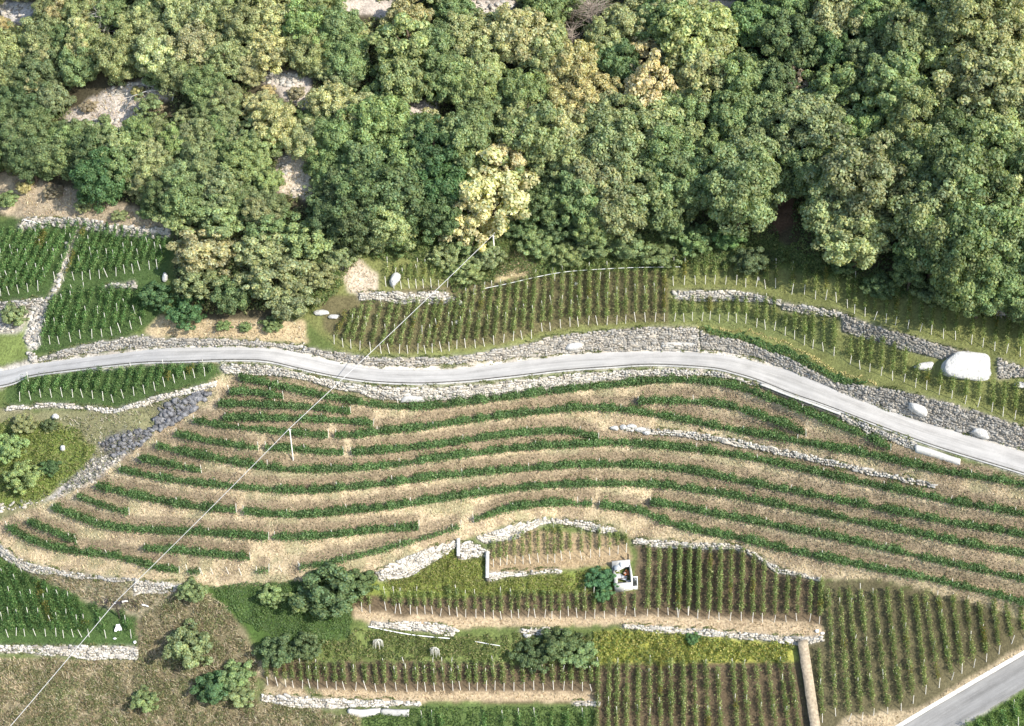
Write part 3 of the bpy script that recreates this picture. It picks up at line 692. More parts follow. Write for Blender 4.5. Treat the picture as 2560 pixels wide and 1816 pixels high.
# rows that run straight up the slope: (foot pixel, head pixel)
def rowset(o, bots, tops): return list(zip(cv(o, bots), cv(o, tops)))
def tops_for(bots, xs, ys, dx): return [(x+np.interp(x, *dx) if isinstance(dx, tuple) else x+dx, float(np.interp(x, xs, ys))) for x, y in bots]
PLOTS = []
b1 = [(2-23*k, 742) for k in (4, 3, 2, 1)]+[(2, 740), (23, 738), (47, 734), (70, 730), (95, 728)]
PLOTS.append(('left of the stone path at far left', [((x, y), (x+78, max(y-167, 566)) if x > 20 else (x+76, y-160)) for x, y in b1], V_GREEN, .75, 1.45, 62, 4.5))
b2 = [(138, 703), (160, 703), (185, 701), (206, 701), (226, 699), (249, 697), (269, 693), (290, 691), (312, 684), (333, 684), (350, 676), (374, 674), (393, 674)]
PLOTS.append(('right of the stone path at far left', [((x, y), (x+np.interp(x, [138, 393], [58, 22]), np.interp(x, [138, 250, 393], [566, 578, 602]))) for x, y in b2], V_GREEN, .7, 1.4, 55, 4.5))
b3 = [(101, 863), (125, 861), (148, 861), (177, 855), (201, 847), (230, 847), (255, 843), (280, 839), (302, 832), (329, 824), (354, 812)]
PLOTS.append(('in the small left plot above the road', [((x, y), (x+np.interp(x, [101, 354], [38, 20]), np.interp(x, [101, 160, 354], [748, 728, 730]))) for x, y in b3], V_GREEN, .75, 1.45, 62, 4.5))
b4 = [(49, 1004), (77, 1000), (102, 994), (129, 994), (156, 993), (182, 994), (207, 994), (232, 998), (258, 1002), (283, 1006), (309, 996), (335, 990), (362, 985), (388, 977), (412, 967), (437, 959), (463, 949), (487, 945), (512, 941)]
PLOTS.append(('in the small left plot below the road', [((x, y), (x+22, np.interp(x+22, [51, 158, 252, 433, 524, 546], [952, 940, 930, 918, 916, 928])+4)) for x, y in b4], V_GREEN, .8, 1.4, 75, None))
m_b = [(-37, 915), (20, 935), (70, 945), (125, 955), (195, 965), (262, 975), (315, 975), (375, 975), (430, 975), (493, 975), (545, 975), (585, 970), (645, 965), (693, 960), (740, 945), (797, 940), (860, 940), (918, 930), (977, 920), (1037, 905), (1098, 895), (1157, 885), (1215, 880), (1283, 835), (1335, 830), (1400, 815), (1460, 805), (1513, 805), (1575, 795), (1635, 795), (1693, 795), (1755, 790), (1812, 785), (1877, 775), (1938, 775), (1998, 775), (2057, 772)]
m_t = [(x+np.interp(x, [0, 700, 1283, 1635, 2057], [72, 66, 18, 4, 0]), np.interp(x, [-40, 100, 250, 640, 700, 760, 840, 1370, 1740, 2060], [760, 690, 670, 672, 640, 610, 585, 475, 442, 440])) for x, y in m_b]
PLOTS.append(('in the long middle plot', rowset(oM, m_b, m_t), V_LIME, .55, 1.55, 52, 5.5))
s_b = [(292, 550), (343, 565), (390, 565), (440, 560), (485, 562), (530, 560), (580, 560), (628, 558), (680, 555)]
PLOTS.append(('in the small white boulder plot', rowset(oM, s_b, [(x+10, 425) for x, y in s_b]), V_LIME, .5, 1.3, 34, 3.5))
r1 = [(65, 770), (128, 775), (180, 765), (240, 770), (290, 760), (350, 780), (405, 770), (460, 780), (518, 785), (587, 808), (645, 822), (700, 830), (768, 860), (828, 885), (890, 922), (943, 945), (1012, 960), (1078, 990)]
PLOTS.append(('between the mid right wall and hedge', rowset(oR, r1, [(x, np.interp(x, [60, 700, 760, 900, 1080], [648, 655, 745, 755, 760])) for x, y in r1]), V_LIME, .5, 1.5, 58, None))
r2 = [(60, 545), (128, 540), (200, 540), (262, 535), (320, 535), (390, 538), (458, 540), (518, 555), (583, 553), (645, 565), (708, 560), (810, 600), (890, 600), (960, 630), (1025, 635), (1095, 650)]
PLOTS.append(('in the strip above the mid right wall', rowset(oR, r2, [(x+3, np.interp(x, [60, 700, 1100], [425, 435, 470])) for x, y in r2]), V_LIME, .55, 1.5, 55, None))
r3 = [(1165, 685), (1208, 725), (1275, 740), (1333, 763), (1408, 780), (1467, 795), (1547, 818), (1625, 835), (1695, 855), (1772, 880), (1850, 888), (1950, 918), (2022, 935), (2098, 960), (2172, 975), (2260, 995), (2335, 1015), (2410, 1035)]
PLOTS.append(('descending past above the huge white boulder', rowset(oR, r3, [(x+8, np.interp(x, [1165, 1345, 1640, 1960, 2265, 2410], [510, 560, 640, 738, 815, 850])) for x, y in r3]), V_LIME, .5, 1.55, 55, None))
r4 = [(1180, 1045), (1245, 1075), (1305, 1092), (1377, 1115), (1450, 1145), (1523, 1155), (1595, 1190), (1665, 1205), (1745, 1235), (1825, 1260), (1910, 1295), (1990, 1315), (2080, 1345), (2150, 1375), (2225, 1395), (2300, 1425), (2370, 1450)]
PLOTS.append(('left of and below the huge boulder', rowset(oR, r4, [(x+8, np.interp(x, [1180, 1390, 1530, 1590, 1750, 1835, 2085, 2370], [890, 915, 975, 1080, 1130, 1170, 1180, 1200])) for x, y in r4]), V_LIME, .55, 1.6, 60, None))
q1 = [(975, 615), (1018, 605), (1058, 600), (1110, 598), (1162, 595), (1208, 593), (1260, 585), (1317, 588), (1362, 585), (1408, 572), (1463, 563), (1535, 565), (1590, 555), (1648, 550), (1712, 540), (1763, 530), (1815, 522)]
PLOTS.append(('in the small plot under curved walls', rowset(oMB, q1, [(x-4, np.interp(x, [975, 1110, 1160, 1360, 1410, 1463, 1535, 1640, 1815], [480, 450, 420, 378, 375, 415, 400, 405, 430])) for x, y in q1]), V_LIME, .45, 1.45, 40, None))
q2 = [(140, 900), (190, 905), (292, 890), (348, 908), (387, 910), (447, 915), (490, 915), (540, 912), (587, 912), (635, 925), (697, 920), (745, 930), (797, 932), (862, 935), (917, 940), (975, 942), (1025, 948), (1090, 942), (1135, 940), (1192, 932), (1240, 935), (1298, 935), (1343, 943), (1397, 942), (1450, 925), (1505, 935), (1555, 945), (1615, 940), (1677, 940), (1750, 930), (1807, 920), (1873, 930)]
PLOTS.append(('in the narrow plot below the hut', rowset(oMB, q2, [(x-6, np.interp(x, [140, 190, 292, 640, 690, 740, 800, 1000, 1400, 1700, 1873], [825, 815, 790, 800, 755, 780, 815, 800, 795, 800, 800])) for x, y in q2]), V_LIME, .5, 1.4, 48, None))
q3 = cv(oMB, [(1950, 925), (2018, 928), (2083, 918), (2145, 935), (2210, 920), (2270, 940)])+cv(oRB, [(90, 935), (153, 920), (213, 935), (283, 945), (350, 950), (418, 955), (490, 955), (560, 965), (625, 965), (700, 965), (775, 960), (843, 955), (923, 960), (985, 975)])
PLOTS.append(('in the plot right of the ruined hut', [((x, y), (x+4, np.interp(x, [1600, 1860, 1890, 1940, 1985, 2050], [1379, 1384, 1402, 1442, 1452, 1462]))) for x, y in q3], V_LIME, .5, 1.55, 60, None))
q4 = cv(oL3, [(1700, 1365), (1763, 1370), (1815, 1375), (1862, 1380), (1918, 1385), (1968, 1382), (2017, 1388), (2077, 1380), (2133, 1393)])+cv(oMB, [(30, 1395), (98, 1398), (168, 1395), (232, 1408), (290, 1408), (357, 1398), (425, 1405), (490, 1400), (545, 1405), (602, 1405), (660, 1398), (717, 1400), (765, 1395), (822, 1395), (870, 1398), (927, 1400), (982, 1395), (1040, 1402), (1103, 1400), (1168, 1400), (1230, 1393), (1293, 1402), (1355, 1393), (1418, 1395), (1473, 1395), (1538, 1400), (1598, 1400)])
PLOTS.append(('in the lowest long bottom plot', [((x, y), (x-5, np.interp(x, [660, 900, 1100, 1300, 1480], [1668, 1668, 1664, 1662, 1660]))) for x, y in q4], V_LIME, .55, 1.45, 55, 3.5))
q5 = [(1496, 1664), (1523, 1664), (1544, 1664), (1568, 1662), (1596, 1660), (1624, 1659), (1650, 1660), (1677, 1664), (1707, 1664), (1735, 1664), (1764, 1666), (1793, 1672), (1831, 1669), (1858, 1670), (1889, 1666), (1920, 1668), (1950, 1664), (1974, 1674)]
PLOTS.append(('bottom right, left of the dark wall', [((x+np.interp(x, [1496, 1700, 1974], [-4, 2, 26]), 1850), (x, y)) for x, y in q5], V_LIME, .55, 1.6, 55, 6))
q6b = [(1005, 1600), (1090, 1560), (1170, 1595), (1255, 1590), (1330, 1560), (1420, 1545), (1505, 1525), (1580, 1480), (1660, 1420), (1745, 1380), (1825, 1330), (1890, 1290), (1965, 1250), (2045, 1215), (2125, 1165), (2205, 1100), (2285, 1070), (2360, 1040)]
q6t = [(980, 1160), (1040, 790), (1110, 780), (1170, 775), (1245, 785), (1330, 800), (1410, 790), (1500, 790), (1590, 820), (1655, 820), (1735, 825), (1830, 840), (1915, 850), (1995, 865), (2085, 870), (2165, 880), (2255, 900), (2330, 920)]
PLOTS.append(('in the plot above the lower road', rowset(oRB, q6b, q6t), V_LIME, .55, 1.65, 55, 6))
q7 = [(21, 1594), (40, 1590), (62, 1591), (90, 1591), (114, 1591), (140, 1591), (159, 1595), (184, 1594), (205, 1593), (223, 1594), (265, 1596), (328, 1596)]
def _q7t(x, y):
    for yy in range(int(y)-20, 1280, -2):
        xx = x-(y-yy)*.37
        if yy < np.interp(xx, [-200, 0, 60, 110, 240, 350], [1330, 1402, 1442, 1462, 1522, 1548]): return (xx, yy)
PLOTS.append(('in the bottom left green plot', [((x, y), _q7t(x, y)) for x, y in [(-60, 1592), (-30, 1592), (-5, 1592)]+q7], V_GREEN, .85, 1.2, 70, 4))
q8 = [(1058, 1810), (1082, 1812), (1104, 1806), (1212, 1800), (1260, 1812), (1300, 1806), (1340, 1806), (1380, 1806), (1420, 1806), (1460, 1806)]
PLOTS.append(('at the bottom edge below the wall', [((x, y+45), (x-3, y-14)) for x, y in q8], V_GREEN, .6, 1.3, 45, None))
q9 = [(2420, 1812), (2450, 1806), (2480, 1800), (2510, 1788), (2540, 1772), (2570, 1758)]
PLOTS.append(('in the bottom right corner', [((x+6, y+45), (x-6, y)) for x, y in q9], V_GREEN, .6, 1.4, 55, None))
seed = 1000
for where, rows, pal, wid, h, dens, pe in PLOTS:
    n = len(rows)
    for k, (b_, t_) in enumerate(rows):
        seed += 1
        f = resample(np.array([b_, t_], float), 7); foot = G(f[:, 0], f[:, 1])
        r_ = np.random.default_rng(seed)
        vine_row(foot, h*r_.uniform(.9, 1.1)*1.13, wid*.9, dens*r_.uniform(.75, 1.1)*3.0, .185, pal, f'{place_word(k, n)} uphill vine row {where}', 'vine rows running up the slope '+where, seed,
                 post_every=pe, end_gap=.75, post_ends=(True, r_.random() < .35), h0=.22, ragged=.5, lean=.07,
                 patchy=True if r_.random() < .25 else None)
# ------------------------------------------------------------------ trees
def crown_mesh(name, seed, clumps, per, leaf, zsq=.85, open_=0.):
    r = np.random.default_rng(seed); Vs = []; n0 = 0
    k = np.arange(clumps)+.5; ph = np.arccos(1-1.85*k/clumps); th = math.pi*(1+5**.5)*k
    d = np.stack([np.cos(th)*np.sin(ph), np.sin(th)*np.sin(ph), np.cos(ph)], 1)+r.normal(0, .16, (clumps, 3))
    rad = r.uniform(.52, .92, clumps)[:, None]*(1+.25*(vnoise(d[:, 0]*1.5+seed, d[:, 1]*1.5, 3)-.5))[:, None]
    cc = d*rad; cc[:, 2] *= zsq
    inner = r.normal(0, .28, (max(4, clumps//6), 3)); cc = np.vstack([cc, inner])
    allP, allN, allC = [], [], []
    for c in cc:
        cr = r.uniform(.11, .24); m = int(per*(cr/.28)**2)
        dd = r.normal(size=(m, 3)); out = c/max(np.linalg.norm(c), .2); dd += out*.5+np.array([0, 0, .35])
        dd /= np.linalg.norm(dd, axis=1, keepdims=True)
        pp = c+dd*cr*np.array([1.1, 1.1, .8])*r.uniform(.62, 1.04, (m, 1))
        allP.append(pp); allN.append(dd*.9+np.array([0, 0, .35])+r.normal(0, .5, (m, 3)))
        t = r.uniform(.74, 1.26)
        g_ = t*r.uniform(.68, 1.35, m); yl = r.uniform(-.12, .16, m); col = np.stack([g_*(1+yl), g_, g_*(1-yl)*r.uniform(.9, 1.15, m)], 1)
        allC.append(col)
    Pp, Nn, Cc = np.vstack(allP), np.vstack(allN), np.vstack(allC)
    V, F, C = leaf_quads(Pp, Nn, leaf*r.uniform(.65, 1.35, len(Pp)), r, Cc)
    return mk_mesh(name, V, F, M_LEAF, C)
CROWNS = {'round': [crown_mesh('crown', 40+k, 120, 330, .066) for k in range(5)],
          'fine': [crown_mesh('crown', 60+k, 140, 330, .056, .9) for k in range(4)],
          'loose': [crown_mesh('crown', 80+k, 60, 260, .08, 1.0) for k in range(4)],
          'bush': [crown_mesh('foliage', 95+k, 70, 300, .075, .75) for k in range(4)]}
def tube(pts, rads, k=6):
    pts = np.asarray(pts, float); n = len(pts); V = []; a = np.arange(k)*2*math.pi/k
    for i in range(n):
        t = pts[min(i+1, n-1)]-pts[max(i-1, 0)]; t /= np.linalg.norm(t)
        u = np.cross(t, [0.31, .95, .05]); u /= np.linalg.norm(u); w = np.cross(t, u)
        V.append(pts[i]+rads[i]*(np.cos(a)[:, None]*u+np.sin(a)[:, None]*w))
    ii = np.arange(n*k).reshape(n, k)
    q = np.stack([ii[:-1], np.roll(ii[:-1], -1, 1), np.roll(ii[1:], -1, 1), ii[1:]], -1).reshape(-1, 4)
    return np.vstack(V), q
def trunk_mesh(seed):
    r = np.random.default_rng(seed); bag = Bag(); c = np.ones(3)
    z = np.linspace(0, 1, 6); xs = np.cumsum(r.normal(0, .03, 6)); ys = np.cumsum(r.normal(0, .03, 6))
    v, q = tube(np.stack([xs, ys, z], 1), .05*(1-.75*z)+.006, 7); bag.add(v, q, c)
    for k in range(6):
        h = r.uniform(.35, .85); a = r.uniform(0, 6.28); p0 = np.array([np.interp(h, z, xs), np.interp(h, z, ys), h]); dirn = np.array([math.cos(a), math.sin(a), r.uniform(.4, .9)])
        l = r.uniform(.2, .38); pts = [p0+dirn*l*t+np.array([0, 0, .05*t*t]) for t in (0, .35, .7, 1)]
        v, q = tube(pts, [.02, .015, .01, .004], 5); bag.add(v, q, c)
    return bag.mesh('trunk', M_BARK)
TRUNKS = [trunk_mesh(500+k) for k in range(4)]
TINT = {'dark green': (0.16, 0.225, 0.1), 'deep green': (0.125, 0.22, 0.09), 'mid green': (.25,.325,.145), 'olive green': (.31,.365,.18), 'light olive': (0.36, 0.405, 0.195), 'yellow green': (.46,.485,.255), 'lime green': (.31, .385, .165), 'pale cream green': (0.62, 0.6, 0.34), 'tan yellow': (0.5, 0.45, 0.24), 'grey brown': (0.36, 0.31, 0.22), 'bright green': (.19,.30,.12)}
TREES = []      # (cx, cy, r px, tint, kind, label or None)
def T(o, lst):
    for q in lst:
        x, y, r_, tint = q[:4]; kind = q[4] if len(q) > 4 else 'round'; lab = q[5] if len(q) > 5 else None
        TREES.append((o[0]+x/2.538, o[1]+y/2.538, r_, tint, kind, lab))
dg, de, mg, ol, lo, yg, lm, pc, ty, gb, br = list(TINT)
T(oC, [(230, 230, 85, lo), (560, 150, 60, br), (800, 60, 55, mg), (1100, 80, 65, yg), (820, 260, 70, dg), (1060, 300, 50, de), (1270, 330, 40, ol, 'round', 'small olive tree crown ringed by black gaps in the upper right wood'),
       (1340, 110, 55, mg), (1560, 230, 70, mg), (1730, 370, 55, lo, 'loose', 'pale olive tree jutting out over a dark gap in the upper right wood'), (1950, 130, 90, ol, 'fine'), (2200, 250, 70, lo, 'fine'), (2050, 480, 95, lo),
       (1090, 560, 60, mg), (1450, 540, 75, mg), (220, 450, 75, lo), (480, 480, 60, mg), (700, 520, 50, dg), (850, 540, 32, gb, 'loose'), (150, 680, 60, mg), (450, 720, 65, mg), (680, 760, 60, mg), (950, 780, 80, lo),
       (1280, 830, 62, mg), (1600, 780, 75, lo, 'fine'), (1850, 830, 62, dg), (2150, 830, 75, lo), (120, 900, 60, ol), (330, 980, 60, mg), (550, 1000, 70, ol), (480, 1200, 95, ol, 'fine', 'broad light olive tree leaning over the green bank at the wood edge'),
       (960, 1080, 70, mg), (1250, 1150, 105, ol, 'fine'), (1100, 1330, 85, ol), (1230, 1490, 84, lo, 'round', 'big pale olive tree hanging lowest over the upper vine strip'), (1600, 1050, 74, mg, 'fine'), (1900, 1120, 95, mg, 'fine'), (2200, 1050, 70, mg, 'fine'),
       (1720, 1400, 92, ol, 'fine'), (2050, 1450, 100, mg, 'fine'), (2230, 1300, 70, lo, 'fine'), (750, 1170, 36, mg), (100, 1130, 70, mg), (1450, 60, 50, mg), (1650, 60, 50, dg), (60, 60, 55, yg), (330, 60, 50, lm), (1750, 620, 45, dg), (1680, 1000, 60, mg)])
T(oR, [(1900, 400, 88, mg, 'fine'), (2150, 300, 85, ol, 'fine'), (1700, 280, 70, mg, 'fine'), (2000, 560, 62, mg, 'fine'), (2200, 520, 75, mg, 'fine'), (1560, 440, 40, dg), (2340, 620, 60, mg, 'fine'), (2400, 300, 80, ol, 'fine')])
T(oB, [(1150, 230, 70, yg), (1320, 330, 60, lo), (1470, 430, 65, ty), (1600, 600, 60, ty), (1960, 580, 66, pc, 'loose', 'bright pale tree standing out in the upper middle of the wood'), (1930, 320, 45, pc, 'loose', 'small pale yellow tree just above the bright pale tree'),
       (1740, 650, 40, yg, 'loose'), (1450, 680, 55, ty), (1150, 580, 55, mg), (850, 580, 55, lm), (1160, 780, 65, lo), (1430, 840, 60, yg), (1700, 780, 65, ol), (1950, 800, 75, ol), (2150, 700, 50, mg), (1250, 900, 75, ol),
       (1480, 1000, 70, ol), (1750, 980, 75, ol, 'fine'), (2050, 980, 70, mg, 'fine'), (1600, 1130, 75, ol), (1870, 1180, 75, ol), (2080, 1150, 65, mg), (1500, 1250, 65, mg), (1750, 1330, 65, ol), (2050, 1330, 60, mg),
       (960, 1250, 84, pc, 'loose', 'large cream coloured tree right behind the upper cable pole'), (830, 1400, 58, pc, 'loose', 'lower left cream coloured crown beside the upper cable pole'), (1080, 1010, 52, pc, 'loose', 'small cream crown above the large cream tree'),
       (800, 880, 70, mg), (600, 950, 70, de), (430, 1000, 65, mg), (150, 1050, 65, mg), (650, 1180, 70, de), (400, 1200, 75, dg), (150, 1250, 75, dg, 'fine'), (330, 1420, 62, lo, 'round', 'light olive tree at the wood edge above the white boulder'), (620, 1370, 55, dg), (120, 1420, 55, dg, 'fine'),
       (560, 800, 40, yg), (250, 780, 65, lm), (500, 840, 55, mg), (100, 720, 55, yg), (420, 280, 65, lm, 'loose'), (180, 120, 50, lm, 'loose'), (440, 120, 50, ty), (620, 280, 60, mg), (800, 220, 60, yg), (960, 250, 60, lo), (900, 450, 50, yg),
       (650, 480, 60, mg), (400, 500, 60, ol), (1300, 60, 55, mg), (1850, 130, 55, yg), (2050, 120, 65, mg), (2180, 330, 55, lo), (1680, 250, 50, lo), (1750, 420, 55, dg), (2200, 480, 50, mg), (1080, 60, 40, mg), (720, 60, 45, mg), (40, 420, 55, mg), (250, 620, 45, mg), (60, 250, 50, mg), (900, 700, 50, mg), (2230, 1180, 55, mg), (1380, 560, 40, lo), (1330, 1120, 45, dg), (1280, 1300, 50, dg), (1600, 1450, 45, mg)])
T(oA, [(100, 900, 55, dg), (250, 850, 55, mg), (350, 1000, 58, mg), (600, 950, 62, dg), (200, 1020, 52, dg), (650, 1150, 66, de), (800, 1050, 55, mg), (950, 1060, 50, lo), (1200, 1270, 68, mg), (1400, 1200, 60, ol), (1560, 1050, 60, lm), (1120, 900, 45, lm), (900, 850, 50, mg), (950, 690, 38, mg, 'loose', 'flat topped green tree alone on the bare patch, pale branches above'),
       (1300, 560, 55, mg), (1420, 620, 45, ol), (1750, 800, 58, yg), (1950, 900, 55, yg), (1650, 680, 45, yg), (1850, 640, 38, lo), (1400, 820, 42, mg), (560, 1060, 50, dg), (60, 1080, 45, dg), (450, 900, 52, mg), (760, 940, 50, ol), (1000, 1000, 45, yg), (1300, 1050, 55, ol), (1450, 950, 45, mg), (1650, 930, 50, lo), (2150, 900, 65, mg), (2100, 650, 60, yg), (2200, 400, 55, mg), (1950, 350, 55, lo), (1700, 330, 55, yg), (1450, 380, 55, ol), (1250, 300, 60, yg), (1000, 350, 62, yg), (750, 380, 60, lo), (500, 420, 58, mg), (250, 450, 60, dg), (60, 480, 55, ol),
       (150, 650, 58, dg), (330, 620, 48, ol), (60, 300, 55, lo), (250, 260, 58, ol), (420, 230, 50, dg), (560, 280, 50, lo), (880, 170, 55, lo), (1150, 100, 55, yg), (1350, 100, 60, yg), (1550, 150, 58, lo), (1750, 110, 58, yg), (1950, 160, 60, lm), (2150, 180, 60, mg), (720, 90, 50, mg), (520, 90, 52, lo), (330, 100, 50, ol), (200, 160, 45, lo), (960, 60, 50, mg), (2050, 40, 55, lo), (1640, 30, 45, de), (850, 500, 40, yg), (1100, 480, 50, ol), (1600, 480, 35, mg), (60, 700, 50, dg),
       (1150, 1130, 50, ol), (1700, 1150, 40, lm), (2080, 1080, 50, mg), (2200, 1200, 65, dg, 'fine'), (2100, 1350, 60, dg, 'fine'), (1400, 1330, 50, ol), (1000, 1250, 45, dg), (1650, 1330, 45, ol)])
TREES = [(q[0], q[1], q[2]*.84, q[3], q[4] if q[4] == 'loose' else ('fine' if (i_ % 3) else 'round'), q[5]) if q[0] < 880 else q for i_, q in enumerate(TREES)]
_r = np.random.default_rng(91)
for _y in range(-20, 545, 52):
    for _x in range(-20, 900, 60):
        jx, jy = _x+_r.uniform(-22, 22), _y+_r.uniform(-18, 18)
        if not in_poly([jx], [jy], [(-40, -40), (900, -40), (930, 560), (480, 560), (430, 520), (150, 445), (-40, 400)])[0]: continue
        if _r.random() < .12: continue
        hi = jy < 270-.1*jx; pool = ([yg, lo, yg, lo, ol, ty] if hi else [mg, ol, ol, lo, mg, dg] if jx > 260 else [dg, mg, ol, mg])
        TREES.append((jx, jy, _r.uniform(26, 40), pool[_r.integers(len(pool))], ['fine', 'fine', 'loose'][_r.integers(3)], None))
# a few whose crowns just reach into the picture at the rim
for x, y, r_, t_ in [(-40, 180, 60, ol), (-50, 380, 60, dg), (150, -40, 60, yg), (400, -40, 60, lo), (650, -45, 60, mg), (1100, -45, 55, lo), (1420, -40, 60, mg), (1650, -50, 60, mg), (1950, -50, 65, ol), (2200, -40, 65, mg), (2420, -50, 70, ol), (2600, 60, 70, lo), (2610, 250, 75, ol), (2620, 420, 80, ol), (2630, 620, 80, mg), (2620, 760, 60, mg)]:
    TREES.append((x, y, r_, t_, 'round', None))
CLEAR = [(285, 255, 125, 55), (705, 215, 72, 42), (742, 440, 52, 58), (1040, 278, 52, 20), (50, 25, 60, 32), (925, 18, 80, 24), (1230, 16, 58, 24), (1790, 10, 50, 14), (80, 465, 90, 30), (1960, 540, 22, 45)]
TREES = [q for q in TREES if q[5] or not any(((q[0]-a)/(c+.5*q[2]))**2+((q[1]-b_)/(d+.5*q[2]))**2 < 1 for a, b_, c, d in CLEAR)]
def put_tree(cx, cy, rp, tint, kind, lab, name='broadleaf_tree', cat='tree', group=None, seed=0, bush=False):
    r = np.random.default_rng(seed)
    g0 = G(cx, cy); R = rp*m_per_px(g0)*(1.14 if not bush else 1.05)
    Rz = R*r.uniform(.95, 1.2) if not bush else R*r.uniform(.75, .95)
    hc = Rz*((.82 if cx < 1000 else 1.0) if not bush else .5)+(r.uniform(0, .9) if not bush else 0)
    b_ = base_for(cx, cy, hc)
    root = empty(name, b_-np.array([0, 0, .15])); root.rotation_euler = (0, 0, r.uniform(0, 6.28))
    tag(root, lab, cat, group)
    ms = CROWNS['bush' if bush else kind]
    c = obj('foliage' if bush else 'crown', ms[r.integers(len(ms))], root, (0, 0, hc+.15)); c.scale = (R*r.uniform(.95, 1.1), R*r.uniform(.92, 1.08), Rz)
    t = np.array(TINT[tint] if isinstance(tint, str) else tint)*r.uniform(.88, 1.14)*r.uniform(.95, 1.05, 3); c.color = (*[float(v) for v in t], 1)
    tr = obj('trunk' if not bush else 'stem', TRUNKS[r.integers(4)], root); hh = (hc+Rz*.55) if not bush else hc*1.2; tr.scale = (hh*.9, hh*.9, hh)
    return root
# lines of the wood, counted from the vineyard edge upward
plain_trees = [q for q in TREES if q[5] is None]
NL = 12
ys = sorted(plain_trees, key=lambda q: -(q[1]-.13*(q[0]-1280)*(q[0] > 1280)))
per = int(math.ceil(len(ys)/NL)); labels = {}
def size_word(r_): return 'small' if r_ < 46 else 'medium' if r_ < 66 else 'large'
for ln in range(NL):
    seg = sorted(ys[ln*per:(ln+1)*per], key=lambda q: q[0])
    for k, q in enumerate(seg):
        labels[id(q)] = f'{size_word(q[2])} {q[3]} tree, {place_word(k, len(seg))} in the {ordinal(ln+1)} line up the wood'
for k, q in enumerate(TREES):
    put_tree(*q[:5], q[5] or labels[id(q)], group='broadleaf trees of the hillside wood', seed=2000+k)
print('trees', len(TREES))

